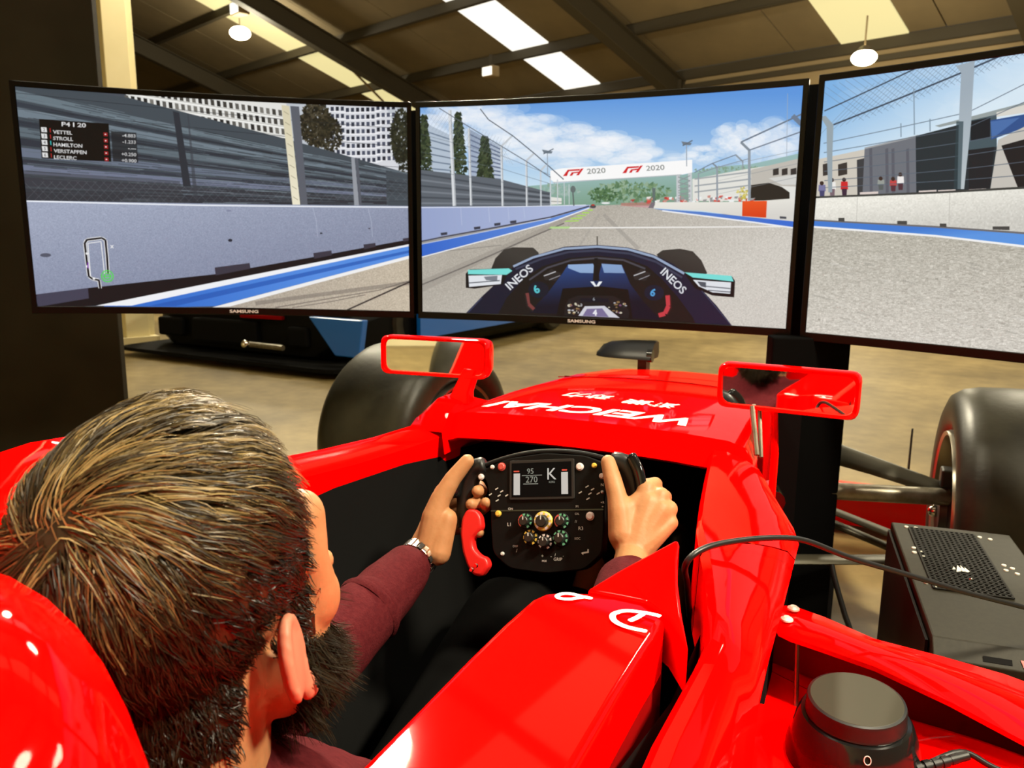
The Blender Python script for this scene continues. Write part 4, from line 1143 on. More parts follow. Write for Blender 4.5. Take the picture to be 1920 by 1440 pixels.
# ---- front suspension
def blade(name, a, b_, chord, th, m='steel_dark', chord2=None, cdir=(0, 1, 0)):
    a, b_ = V(a), V(b_); ax = (b_-a).normalized(); c_ = V(cdir); c_ = (c_-ax*c_.dot(ax)).normalized(); n = ax.cross(c_)
    q = MB(); S = []
    for p, ch in ((a, chord), (b_, chord2 or chord)):
        S.append([p+c_*ch*cos(t)/2+n*th*sin(t)/2 for t in [2*PI*i/12 for i in range(12)]])
    q.loft(S); return q.build(name, m, car, smooth=60)
for s in (1, -1):
    k = lambda x, y, z: (s*x, y, z)
    blade('wishbone', k(.25, 2.22, .51), k(.65, 2.26, .405), .085, .014, cdir=(0, .75, .66), chord2=.04)            # upper, rear leg
    blade('wishbone', k(.22, 2.58, .40), k(.65, 2.29, .385), .045, .016)
    blade('track_rod', k(.24, 2.10, .400), k(.65, 2.24, .392), .046, .046, 'steel')
    blade('wishbone', k(.25, 1.95, .26), k(.66, 2.26, .215), .05, .016)              # lower
    blade('wishbone', k(.21, 2.55, .26), k(.66, 2.30, .215), .05, .016)
    blade('push_rod', k(.26, 2.20, .33), k(.66, 2.26, .185), .035, .02)
q = MB(); q.tube([(.285, 1.42, .60), (.30, 1.36, .60)], .02, 12); q.build('pivot_bolt', 'chrome', car)

# ---- front wing
q = MB()
W_ = []
for x in np.linspace(-.92, .92, 17):
    dz = .05*max(0, abs(x)-.25)
    W_.append([V((x, 2.96, .035)), V((x, 2.85, .178+dz*.3)), V((x, 2.855, .186+dz*.3)), V((x, 2.99, .175+dz*.3)), V((x, 3.30, .10)), V((x, 3.30, .05))])
q.loft(W_); q.build('front_wing', 'red', car, smooth=40)
for s in (1, -1):
    q = MB(); q.prism([(2.85, .06), (3.35, .06), (3.35, .16), (3.1, .34), (2.88, .34)], lambda x, y, h: V((s*(.92+h), x, y)), .012); q.build('wing_endplate', 'red', car, smooth=0, bevel=.003)
    q = MB(); q.prism(poly_round([(3.0, .15), (3.06, .15), (3.05, .36), (3.03, .40)], .01), lambda x, y, h: V((s*(.60+h), x, y)), .006); q.build('wing_fin', 'black_sat', car, smooth=0)
    q = MB(); q.box((s*.13, 3.1, .25), (.02, .22, .26)); q.build('wing_pylon', 'red', car, smooth=0, bevel=.005)

# ---- right sidepod (and its twin on the left), inlet lip with two bolts
def pod_z(x, y): return float(np.interp(x, [.345, .45, .50, .56, .61, .70, .85], [.474, .474, .483, .492, .498, .50, .46]))-.012*max(0, .6-y)
for s in (1, -1):
    yf = 1.03
    q = MB(); S = []
    for x in (.305, .325, .345, .40, .455, .51, .57, .63, .69, .75, .80):
        yy = float(np.interp(x, [.345, .40, .50, .56, .61, .70, .90], [1.062, 1.035, .978, .955, .93, .90, .88]))
        col_ = [V((s*x, yy-.005, .12)), V((s*x, yy, pod_z(x, yy)-.012)), V((s*x, yy-.006, pod_z(x, yy)-.002)), V((s*x, yy-.015, pod_z(x, yy)))]
        col_ += [V((s*x, y, pod_z(x, y)+.05*max(0, .40-x)*(1 if y < .9 else .2))) for y in (.86, .78, .65, .5, .3, .0, -.4)]
        S.append(col_)
    S.append([V((s*.88, p.y, min(p.z, .40))) for p in S[-1]]); S.append([V((s*.90, p.y, .14)) for p in S[-1]])
    q.loft(S, closed=False); q.build('sidepod', 'red', car, smooth=50)
def lip_band(s):
    q = MB(); S = []
    rows = [(.338, 1.035, 1.045, .552), (.341, 1.005, 1.062, .555), (.350, .975, 1.069, .557), (.366, .962, 1.066, .559), (.40, .950, 1.050, .560), (.46, .936, 1.021, .557), (.535, .915, 1.034, .545), (.605, .893, 1.050, .530), (.68, .88, 1.06, .51), (.78, .86, 1.06, .47), (.86, .85, 1.05, .42), (.89, .85, 1.04, .36)]
    for x, y0, y1, z in rows:
        S.append([V((s*x, y0, z-.006)), V((s*x, y0, z)), V((s*x, y0*.75+y1*.25, z+.004)), V((s*x, (y0+y1)/2, z+.003)), V((s*x, y1-.01, z-.002)), V((s*x, y1, z-.012)), V((s*x, y1-.01, z-.022)), V((s*x, (y0+y1)/2, z-.016))])
    q.loft(S); b_ = q.build('inlet_lip', 'red', car, smooth=50)
    for (x, y) in ((.362, 1.033), (.357, .998)):
        q = MB(); q.lathe([(0, .0045), (.004, .0045), (.0075, .002), (.008, 0)], (s*x, y, .5640), (0, 0, 1), 18)
        q.lathe([(.0025, .0046), (.002, .003), (0, .003)], (s*x, y, .5640), (0, 0, 1), 6)
        q.build('bolt', 'screw', b_)
lip_band(1); lip_band(-1)
for s in (1, -1):
    q = MB(); q.loft([[V((s*x, y0, z-.075)), V((s*x, y0+.02, z-.15)), V((s*x, y1-.02, z-.16)), V((s*x, y1-.003, z-.10)), V((s*x, y1-.004, z-.018))] for x, y0, y1, z in ((.33, 1.03, 1.055, .55), (.46, .96, 1.015, .55), (.60, .91, 1.04, .53), (.78, .87, 1.05, .47), (.88, .86, 1.04, .38))], closed=False); q.build('inlet_duct', 'red_in', car, smooth=60)  # shade under the lip is painted in with the darker red
q = MB(); q.loft([[V((x, 1.0, .30)), V((x, 1.03, .53)), V((x, .98, .548)), V((x, .93, .46))] for x in (.325, .342)]); q.build('lip_mount', 'black', car, smooth=0)
q = MB(); q.tube([(.372, .985, .548), (.378, .955, .47)], .003, 8); q.build('stay_wire', 'steel', car)
# floor tray under everything
q = MB(); q.prism([(-.9, -1.2), (.9, -1.2), (.9, .7), (.3, 1.05), (.25, 1.9), (-.25, 1.9), (-.3, 1.05), (-.9, .7)], lambda x, y, h: V((x, y, .06+h)), .02); q.build('floor_tray', 'black', car, smooth=0)
for x in (-.2, .2):
    for y in (-.6, 1.2):
        q = MB(); q.box((x, y, .03), (.06, .06, .06)); q.build('foot', 'black', car, smooth=0)
for s in (1, -1):
    q = MB(); q.lathe([(.2, -.19), (.30, -.19), (.335, -.15), (.338, 0), (.335, .15), (.30, .19), (.2, .19), (.19, 0)], (s*.76, -1.15, .338), (1, 0, 0), 40, closed=True)
    wl = q.build('wheel', 'rubber', car, smooth=50, label='rear wheel')
    q = MB(); q.lathe([(.2, .12), (.19, .08), (.06, .05), (0, .07)], (s*.76, -1.15, .338), (s, 0, 0), 30); q.build('rim', 'rim_dark', wl)
    q = MB(); q.box((s*.35, -1.15, .34), (.6, .06, .04)); q.build('rear_axle', 'steel_dark', car, smooth=0)

# ================================================================ STEERING WHEEL
_t, _r = math.radians(20), math.radians(9)
SU0, SV0, SN = V((1, 0, 0)), V((0, sin(_t), cos(_t))), V((0, -cos(_t), sin(_t)))
SU = SU0*cos(_r)+SV0*sin(_r); SV = -SU0*sin(_r)+SV0*cos(_r)
SO = V((.024, 1.0, .661))
def SW(u, v, n=0.0):
    """steering-wheel frame in millimetres: right, up, towards the driver"""
    return SO+(SU*u+SV*v+SN*n)/1000
M_['plate'] = mat('carbon_plate', (.003, .003, .003), .55, spec=.12)
sw = thing('steering_wheel', 'black racing steering wheel with buttons, dials and red grip, held in both hands', 'steering wheel', tuple(SO))
PLATE = poly_round([(-104, 56), (-60, 74), (0, 80), (60, 74), (104, 56), (92, 40), (86, 6), (85, -30), (82, -62), (56, -84), (0, -90), (-56, -84), (-82, -62), (-85, -30), (-86, 6), (-92, 40)], 9, 3)
q = MB(); q.prism(PLATE, lambda x, y, h: SW(x, y, -24+h), 24); q.build('faceplate', 'plate', sw, smooth=30, bevel=.002)
q = MB(); q.prism(poly_round([(-85, 3), (85, 3), (85, 1), (-85, 1)], .3), lambda x, y, h: SW(x, y-4, h), .6); q.build('seam', 'black_gloss', sw, smooth=0)
q = MB(); q.tube([SW(u, 82-u*u*.0018, -6) for u in range(-118, 119, 12)], .0042, 10); q.build('top_rim', 'plate', sw)
# grips
for s, mt in ((-1, 'black_sat'), (1, 'black_sat')):
    q = MB(); q.tube(smooth_path([SW(s*96, 64, -6), SW(s*116, 58, -6), SW(s*127, 34, -8), SW(s*129, 5, -10), SW(s*126, -24, -9)], 5), [.010]+[.0125]*20, 12, flat=1.25, round_=False)
    g = q.build('grip', mt, sw, smooth=60)
    q = MB(); q.tube(smooth_path([SW(s*127, 66, 2), SW(s*136, 48, 6), SW(s*140, 24, 6)], 5), [.007]*11, 10, flat=1.7, round_=True); q.build('grip_pad', 'black_gloss', g, smooth=60)
GRIP_RED = [(-112, -6), (-103, -16), (-100, -34), (-108, -44), (-116, -52), (-114, -66), (-104, -76), (-92, -80), (-88, -92), (-100, -108), (-114, -106), (-124, -92), (-132, -70), (-136, -44), (-134, -20), (-126, -6)]
q = MB(); q.prism(poly_round(GRIP_RED, 5, 3), lambda x, y, h: SW(x*.97+2, y*.94+6, -6+h), 17); gr = q.build('grip_insert', 'red_in', sw, smooth=30, bevel=.004, seg=3, label='curved red grip below the left hand')
gr.data.materials[0] = mat('red_grip', (.62, .012, .010), .38, spec=.4)
for x, y in ((-111, -88), (-104, -82)):
    q = MB(); q.lathe([(0, .002), (.0025, .002), (.0035, 0)], SW(x+2, y+2, 14), SN, 10); q.build('screw', 'chrome', gr)
q = MB(); q.prism(poly_round([(-GRIP_RED[i][0], GRIP_RED[i][1]) for i in range(len(GRIP_RED)-1, -1, -1)], 5, 3), lambda x, y, h: SW(x-3, y+4, -6+h), 20); q2 = q.build('grip_insert', gr.data.materials[0], sw, smooth=30, bevel=.004)
# display
E_ = lambda n_, c_, k: mat(n_, tuple(x*.1 for x in c_), .5, emit=(c_, k))
M_['lcd'] = E_('lcd_white', (.75, .75, .72), .55); M_['lcd_dim'] = E_('lcd_grey', (.45, .5, .45), .4); M_['lcd_bg'] = mat('lcd_background', (.003, .003, .0035), .4, spec=.03)
M_['mark'] = mat('white_print', (.5, .5, .48), .5); M_['yel'] = mat('yellow_print', (.62, .42, .06), .45); M_['grn'] = mat('green_print', (.10, .34, .20), .45); M_['pinkred'] = mat('red_print', (.45, .06, .05), .45); M_['pale'] = mat('pale_button', (.62, .55, .55), .4)
M_['frame_grey'] = mat('display_frame', (.022, .020, .019), .5, spec=.15)
def R4(u0, u1, v0, v1): return [(u0, v0), (u1, v0), (u1, v1), (u0, v1)]
dsp = MB(); dsp.prism(poly_round(R4(-55, 44, 13, 70), 3), lambda x, y, h: SW(x, y, h), 3); dsp = dsp.build('display', 'frame_grey', sw, smooth=0, bevel=.0008)
q = MB(); q.prism(R4(-51, 40, 17, 66), lambda x, y, h: SW(x, y, 3+h), .4); q.build('display_glass', 'lcd_bg', dsp, smooth=0)
def flat(parts, name, m, parent, n):
    q = MB()
    for P in parts: q.add([SW(x, y, n) for x, y in P], [tuple(range(len(P)))])
    return q.build(name, m, parent, smooth=0)
for P in (R4(-48, -38, 20, 51), R4(25, 35, 20, 51)): flat([P], 'level_bar', 'lcd', dsp, 3.8)
for P in (R4(-48, -39, 53, 55), R4(26, 34, 53, 55)): flat([P], 'level_cap', 'pinkred', dsp, 3.8)
for P in (R4(-35, -4, 47.2, 48.2), R4(-33, -10, 35, 36)): flat([P], 'display_rule', 'lcd_dim', dsp, 3.8)
def swt(body, u, v, h, n=.9, m='mark', parent=sw, **k): return decal('lettering', body, m, parent, lambda x, y: SW(u+x*1000, v+y*1000, n), h/1000, **k)
swt('95', -22, 50, 8, 3.9, 'lcd_dim', dsp); swt('270', -20, 37.5, 9, 3.9, 'lcd_dim', dsp); swt('K', 11, 41, 17, 3.9, 'lcd', dsp); swt('KERS', 11, 36, 3, 3.9, 'lcd_dim', dsp)
# dials
def dial(u, v, r, ring, label=None):
    q = MB(); q.lathe([(r/1000, 0), (r/1000, .003), (r*.9/1000, .0042), (r*.62/1000, .0044)], SW(u, v, 0), SN, 28); d = q.build('dial', ring[0], sw, smooth=30)
    q = MB(); q.lathe([(r*.64/1000, .0042), (r*.60/1000, .012), (r*.5/1000, .013), (0, .013)], SW(u, v, 0), SN, 22); q.build('knob', 'black_sat' if len(ring) < 3 else ring[2], d, smooth=30)
    q = MB(); q.add([SW(u-.9, v+r*.15, 13.3), SW(u+.9, v+r*.15, 13.3), SW(u+.9, v+r*.56, 13.3), SW(u-.9, v+r*.56, 13.3)], [(0, 1, 2, 3)]); q.build('pointer', 'mark', d, smooth=0)
    N = 9
    q = MB()
    for i in range(N):
        a = 2*PI*(i+.5)/N
        if i == 6: continue
        da = .2
        q.add([SW(u+r*k*cos(a+s*da), v+r*k*sin(a+s*da), 4.6) for k, s in ((.68, -1), (.93, -1), (.93, 1), (.68, 1))], [(0, 1, 2, 3)])
    q.build('dial_mark', ring[1], d, smooth=0)
dial(-30, -17, 11.5, ('plate', 'grn')); dial(-3, -17.5, 14, ('yel', 'pale')); dial(25, -17.5, 11.5, ('plate', 'grn'))
dial(-22, -40, 11.5, ('plate', 'yel')); dial(0, -46, 11.5, ('plate', 'pale')); dial(23, -41, 12, ('plate', 'grn'))
flat([[(cx+10.6*cos(a), cy+10.6*sin(a)) for a in (2.0, 2.5, 3.0, 3.5, 4.0)]+[(cx+7.8*cos(a), cy+7.8*sin(a)) for a in (4.0, 3.5, 3.0, 2.5, 2.0)] for cx, cy in ((-30, -17), (25, -17.5))], 'dial_sector', 'pinkred', sw, 5.0)
# buttons
def button(u, v, r, m, h=4):
    r *= .74
    q = MB(); q.lathe([(r*1.25/1000, 0), (r*1.25/1000, .002), (r/1000, .0022), (r/1000, h/1000-.001), (r*.8/1000, h/1000), (0, h/1000)], SW(u, v, 0), SN, 18); q.build('button', m, sw, smooth=30)
for a in ((-101, 48, 5, 'pale'), (-83, 62, 3.4, 'pale'), (-68, 62, 6.5, 'pinkred'), (52, 58, 6, 'pale'), (73, 59, 4, 'yel'), (84, 44, 4.4, 'pale'), (-73, -6, 5, 'yel'), (66, -11, 6.5, 'pale'), (-66, -63, 3, 'mark'), (84, 22, 2.2, 'mark')): button(*a)
for k in (-72, 66):
    for i, (u, v) in enumerate(((0, 20), (-14, 22), (12, 20), (-3, 13), (-4, 30), (4, 26))):
        q = MB(); a = .5
        q.add([SW(k+u+x*cos(a)-y*sin(a), v+x*sin(a)+y*cos(a), .7) for x, y in ((-2.6, -.8), (2.6, -.8), (2.6, .8), (-2.6, .8))], [(0, 1, 2, 3)]); q.build('button_mark', 'mark', sw, smooth=0)
for body, u, v, h in (('ON', -54, -1, 3.4), ('L1', -56, -24, 5), ('R3', 52, -30, 5), ('P1', 47, 1, 3.4), ('OIL', 47, -9, 3), ('SOC', 47, -43, 3.2), ('GRIP', 18, -72, 4.4), ('+', -5, -68, 5), ('-', 8, -68, 5), ('DIFF', -46, -54, 3), ('/', -44, -61, 5), ('/', 14, -66, 4), ('N', 84, 30, 4), ('//', 45, -20, 4), ('MIX', -2, -74, 3), ('.', 26, -66, 5), ('+R', 84, 6, 3.4), ('=', 84, 0, 3.4)): swt(body, u, v, h)
q = MB(); q.add([SW(x, y, .7) for x, y in ((54, -60), (61, -59), (61, -56), (63, -56), (63, -61), (55, -62), (55, -64), (52, -61))], [(0, 1, 2, 3, 4, 5, 6, 7)]); q.build('arrow_mark', 'mark', sw, smooth=0)

# ================================================================ COMPUTER TOWER
pc = thing('computer_tower', 'black computer case with a mesh top standing beside the right front wheel', 'computer', (.61, 1.46, 0))
PA, PB, PZ = V((.547, 1.212, 0)), V((.501, 1.738, 0)), .470
PX = V((.213, .0187, 0)); PY = PB-PA
def PCf(u, v, z=PZ): return PA+PX*u+PY*v+V((0, 0, z))
q = MB(); q.loft([[PCf(0, .04, z), PCf(1, .04, z), PCf(1, 1, z), PCf(0, 1, z)] for z in (.03, PZ)]); q.build('case', 'case', pc, smooth=0, bevel=.003)
q = MB(); q.prism([(0, .03), (1, .03), (1, PZ-.05), (0, PZ-.05)], lambda x, y, h: PCf(x, .04-.012/.55*h/.012, y), .012); q.build('front_panel', 'case_dark', pc, smooth=0, bevel=.002)
q = MB(); q.loft([[PCf(x, .045, PZ+.0005), PCf(x, -.005, PZ-.022), PCf(x, -.01, PZ-.05), PCf(x, .045, PZ-.05)] for x in (0, 1)]); fp = q.build('front_bevel', 'case', pc, smooth=0, bevel=.0015)
q = MB(); q.add([PCf(x, v, z) for x, v, z in ((.30, .014, PZ-.0115), (.47, .014, PZ-.0115), (.47, .003, PZ-.0175), (.30, .003, PZ-.0175))], [(0, 1, 2, 3)]); q.build('port', 'black', fp, smooth=0)
q = MB(); q.add([PCf(x, v, z) for x, v, z in ((.52, .016, PZ-.0105), (.545, .016, PZ-.0105), (.565, .0, PZ-.0185), (.535, .0, PZ-.0185))], [(0, 1, 2, 3)]); q.build('warning_mark', 'pinkred', fp, smooth=0)
q = MB(); q.lathe([(.006, 0), (.006, .002), (0, .003)], PCf(.78, .008, PZ-.0135), (0, -.5, 1), 16); q.build('power_button', 'case_dark', fp)
q = MB(); q.add([PCf(-.012, .06, .05), PCf(-.012, .97, .05), PCf(-.012, .97, PZ-.012), PCf(-.012, .06, PZ-.012)], [(0, 1, 2, 3)]); q.build('side_panel', 'case_dark', pc, smooth=0, solid=.004)
# mesh grille: bars with open cells over a dark recess
G0, G1, H0, H1 = .14, .68, .38, .945
q = MB(); q.add([PCf(u, v, PZ+.0006) for u, v in ((G0, H0), (G1, H0), (G1, H1), (G0, H1))], [(0, 1, 2, 3)]); grille = q.build('grille', 'black', pc, smooth=0)
q = MB()
nx, ny = 13, 26
for i in range(nx+1):
    u = G0+(G1-G0)*i/nx
    q.loft([[PCf(u-.009, v, PZ+.0006), PCf(u-.009, v, PZ+.0028), PCf(u+.009, v, PZ+.0028), PCf(u+.009, v, PZ+.0006)] for v in (H0, H1)])
for j in range(ny+1):
    v = H0+(H1-H0)*j/ny
    q.loft([[PCf(u, v-.0036, PZ+.0006), PCf(u, v-.0036, PZ+.0028), PCf(u, v+.0036, PZ+.0028), PCf(u, v+.0036, PZ+.0006)] for u in (G0, G1)])
stuff(q.build('grille_mesh', 'case_dark', grille, smooth=0))
for u, v in ((.12, .955), (.20, .955), (.72, .93), (.80, .92), (.11, .73), (.15, .70), (.10, .685), (.16, .66), (.77, .665), (.82, .645), (.76, .62), (.83, .60), (.10, .42), (.15, .40), (.76, .335), (.82, .325)):
    q = MB(); q.lathe([(.0042, 0), (.0038, .0018), (.0015, .002), (0, .001)], PCf(u, v, PZ), (0, 0, 1), 12); q.build('screw', 'screw', pc)
# sail-like emblem in the middle of the grille
q = MB()
for P in ([(-.05, -.05), (-.02, .055), (-.005, .01), (-.012, -.03)], [(-.008, -.035), (.0, .06), (.02, .0), (.01, -.03)], [(.014, -.03), (.024, .04), (.045, -.02), (.03, -.035)], [(-.07, -.02), (-.05, .03), (-.045, -.01)]):
    q.add([PCf(.415+x*1.1, .565+y*.6, PZ+.0034) for x, y in P], [tuple(range(len(P)))])
q.build('emblem', 'screw', pc, smooth=0)
q = MB(); q.lathe([(.003, 0), (.002, .0015), (0, .002)], PCf(.445, .49, PZ+.0028), (0, 0, 1), 10); q.build('emblem_dot', 'chrome', pc)
for u in (.1, .9):
    for v in (.1, .9):
        q = MB(); q.lathe([(.02, .0), (.022, .03), (0, .03)], PCf(u, v, 0), (0, 0, 1), 14); q.build('foot', 'black', pc)

# ================================================================ BLACK ROUND CONTROL PUCK ON THE SIDEPOD
PK = V((.443, .868, .477))
pk = thing('control_puck', 'black round control box with a cable, sitting on the red sidepod', 'control box', tuple(PK))
pax = V((-.02, -.07, 1)).normalized()
q = MB(); q.lathe([(0, .0), (.066, .0), (.070, .003), (.070, .010), (.064, .036), (.0585, .052), (.0555, .0565), (.051, .057)], PK, pax, 44); q.build('body', 'black_gloss', pk, smooth=40)
q = MB(); q.lathe([(.0505, .0555), (.0515, .0585), (.0505, .061), (.0505, .073), (.0495, .0760), (.047, .0770)], PK, pax, 44); q.build('collar', 'black_sat', pk, smooth=40)
q = MB(); q.lathe([(.0475, .0766), (.0465, .0774), (0, .0776)], PK, pax, 44); q.build('cap', 'puck', pk, smooth=30)
# printed circle and open circle on the near flank
def puck_side(az, h):
    r = np.interp(h, [.01, .036, .052], [.0702, .0644, .0588])
    u, w_ = frame(pax)
    d = V((sin(az), -cos(az), 0)); d = (d-pax*d.dot(pax)).normalized()
    return PK+pax*h+d*(r+.0004)
for az0, h0, arc in ((.22, .0475, (0, 2*PI)), (.30, .034, (1.2, 5.6))):
    pts = [puck_side(az0+.055*sin(a), h0+.0042*cos(a)) for a in np.linspace(arc[0], arc[1], 18)]
    q = MB(); q.tube(pts, .0006, 6); q.build('printed_mark', 'mark', pk)
cd = [puck_side(1.25, .022)-V((.004, 0, 0)), V((.545, .875, .512)), V((.575, .868, .508)), V((.62, .855, .505)), V((.70, .83, .508)), V((.82, .78, .485)), V((.93, .76, .40)), V((.96, .75, .2)), V((.98, .7, .008)), V((1.2, .4, .006))]
q = MB(); q.tube(smooth_path(cd, 6), .0032, 8); q.build('cord', 'black_sat', pk, smooth=60)
q = MB()
a_, b_ = cd[0], V((.552, .873, .5115))
for i in range(6):
    t0 = i/6; p = a_.lerp(b_, t0); p2 = a_.lerp(b_, t0+.11)
    q.tube([p, p2], [.0072-.0005*i, .0072-.0005*i], 14)
q.tube([a_, b_], .0048, 12)
q.build('strain_relief', 'black_sat', pk, smooth=40)

# ================================================================ LOOSE CABLES
t = thing('cable', 'black cable running from the cockpit gap over the red side to the computer', 'cable', (.3, .84, .70))
path = [(.256, .88, .60), (.258, .845, .655), (.261, .812, .694), (.276, .828, .7085), (.305, .870, .7075), (.345, .925, .6985), (.375, .962, .686), (.424, 1.014, .654), (.493, 1.083, .617), (.575, 1.146, .580), (.651, 1.207, .548), (.76, 1.29, .50), (.84, 1.40, .42), (.82, 1.6, .34), (.74, 1.76, .30), (.66, 1.765, .28), (.62, 1.745, .28)]
q = MB(); q.tube(smooth_path(path, 6), .0036, 8); q.build('cord', 'black_sat', t, smooth=60)
t = thing('cable_loop', 'short black cable loop hanging at the foot of the black pillar', 'cable', (.40, 2.03, .0))
q = MB(); q.tube(smooth_path([(.392, 2.035, .24), (.405, 2.02, .20), (.432, 2.0, .13), (.448, 1.99, .09), (.44, 1.98, .055), (.415, 1.985, .042), (.39, 2.0, .04)], 6), .007, 8); q.build('cord', 'black_sat', t, smooth=60)

# ================================================================ THE DRIVER
from mathutils.bvhtree import BVHTree
HC = V((.017, .367, .804))
HR = Matrix(((.996, .012, -.093), (-.027, .986, -.163), (.089, .165, .982)))
def HP(x, y, z): return HC+HR @ V((x, y, z))          # head frame: right, forward, up
def remesh(mb, voxel, it=4, fac=.5):
    me = bpy.data.meshes.new('tmp'); me.from_pydata([tuple(p) for p in mb.v], [], mb.f)
    bm = bmesh.new(); bm.from_mesh(me); bmesh.ops.recalc_face_normals(bm, faces=bm.faces); bm.to_mesh(me); bm.free()
    o = bpy.data.objects.new('tmp', me); COL.objects.link(o)
    m = o.modifiers.new('r', 'REMESH'); m.mode = 'VOXEL'; m.voxel_size = voxel
    m = o.modifiers.new('s', 'SMOOTH'); m.factor = fac; m.iterations = it
    dg = bpy.context.evaluated_depsgraph_get()
    ev = bpy.data.meshes.new_from_object(o.evaluated_get(dg))
    out = MB(); out.v = [tuple(v.co) for v in ev.vertices]; out.f = [tuple(p.vertices) for p in ev.polygons]
    bpy.data.objects.remove(o); bpy.data.meshes.remove(me); bpy.data.meshes.remove(ev)
    return out
def cap(mb, pts, rs, n=14): mb.tube(pts, rs, n, round_=True)

man = thing('person', 'bearded man in a maroon jumper seen from behind, both hands on the steering wheel', 'person', (0, .6, .2))
# ---- head with neck
h = MB()
h.ball(HP(0, -.012, .03), (.077, .098, .091), HR, 28, 18)
h.ball(HP(0, .042, -.035), (.060, .056, .078), HR, 22, 14)
h.ball(HP(0, .052, -.088), (.046, .044, .036), HR)
h.ball(HP(0, .085, -.108), (.022, .018, .018), HR)
for s in (-1, 1):
    h.ball(HP(s*.042, .058, -.034), (.024, .025, .028), HR)
    cap(h, [HP(s*.050, .062, .03), HP(s*.053, .055, .0), HP(s*.047, .058, -.03)], [.018, .016, .02])
    h.ball(HP(s*.046, .024, -.072), (.018, .036, .030), HR)
    cap(h, [HP(s*.010, .089, .016), HP(s*.044, .070, .016)], [.012, .012])
    h.ball(HP(s*.012, .112, -.04), .010)
    er = HR @ Matrix.Rotation(s*.50, 3, 'Z') @ Matrix.Rotation(-.18, 3, 'X')
    h.ball(HP(s*.0805, -.006, -.037), (.0062, .017, .029), er, 18, 12)
    helix = [HP(s*(.084+.006*abs(cos(a*.5))), -.012+.018*cos(a), -.016+.033*sin(a)) for a in np.linspace(-.9, 3.6, 14)]
    helix = [HP(s*.080, -.006, -.037)+er @ V((s*.003, .0155*cos(a), .028*sin(a))) for a in np.linspace(-.6, 4.0, 14)]
    cap(h, helix, [.0042]*14, 8)
    h.ball(HP(s*.076, .007, -.066), (.006, .009, .011), HR)
cap(h, [HP(0, .094, .004), HP(0, .113, -.036)], [.010, .0125])
for z, r in ((-.066, .0065), (-.078, .0075)): cap(h, [HP(-.018, .092, z), HP(0, .101, z), HP(.018, .092, z)], [r*.7, r, r*.7])
cap(h, [HP(0, -.025, -.045), V((.01, .345, .62))], [.058, .062], 20)
head = remesh(h, .0028, 5)

# ---- hands on the wheel
def hand(W, mcp, fingers, thumb, extra, fr):
    m = MB()
    for k, p in enumerate(mcp): cap(m, [SW(*W), SW(*p)], [.021, fr[k]*1.32/1000], 12)
    for a, b_, ra, rb in extra: cap(m, [SW(*a), SW(*b_)], [ra/1000, rb/1000], 12)
    for k, (p, f_) in enumerate(zip(mcp, fingers)):
        pts = [SW(*p)]+[SW(*x) for x in f_]
        r = fr[k]/1000
        cap(m, pts, [r*1.22]+[r*1.08, r*1.0, r*.95, r*.86][:len(f_)], 12)
    cap(m, [SW(*p) for p in thumb[0]], [r/1000 for r in thumb[1]], 14)
    return m
WL = (-186, -66, 26); WR = (131, -62, 30)
lh = hand(WL, [(-170, 28, -10), (-177, 8, -16), (-180, -12, -16), (-178, -30, -10)],
          [[(-152, 40, -36), (-120, 36, -36), (-107, 29, -14), (-107, 27, 2)], [(-156, 20, -42), (-124, 15, -40), (-113, 10, -14), (-116, 8, 3)], [(-157, -2, -43), (-122, 0, -40), (-99, 7, -14), (-95, 10, -2)], [(-156, -27, -38), (-126, -30, -38), (-109, -33, -12), (-104, -33, 2)]],
          ([(-172, -50, 26), (-164, -10, 27), (-155, 16, 25), (-139, 45, 19), (-119, 71, 12)], [20, 18.5, 15.2, 12.8, 10.6]), [((-184, -58, 22), (-166, -6, 12), 20, 15), ((-188, -50, 14), (-178, -10, 0), 20, 15), ((-172, -60, 24), (-152, -26, 20), 21, 16), ((-158, -62, 24), (-147, -14, 20), 19, 16)], (10.2, 10.4, 9.8, 8.4))
rh = hand(WR, [(147, 24, 6), (165, 14, 2), (175, -3, 0), (177, -21, 3)],
          [[(153, 33, -26), (130, 32, -38), (110, 27, -30)], [(164, 15, -34), (134, 13, -43), (110, 9, -31)], [(168, -5, -36), (134, -8, -43), (110, -10, -31)], [(166, -24, -32), (136, -28, -39), (114, -29, -30)]],
          ([(118, -38, 32), (115, -4, 28), (111, 14, 24), (104, 38, 19), (96, 62, 11)], [18, 16, 13.6, 12.4, 10.4]), [((132, -52, 26), (150, 6, 10), 21, 16), ((136, -50, 24), (166, -4, 8), 20, 15), ((122, -46, 30), (124, -2, 22), 18, 14), ((120, -8, 24), (146, 16, 8), 13, 12)], (9.6, 10, 9.6, 8.4))
EL, ER = V((-.150, .640, .525)), V((.215, .60, .50))
cap(lh, [SW(*WL), SW(*WL).lerp(EL, .25)], [.0215, .026], 16); cap(rh, [SW(*WR), SW(*WR).lerp(ER, .25)], [.0215, .026], 16)
hands = [remesh(lh, .0021, 4), remesh(rh, .0021, 4)]
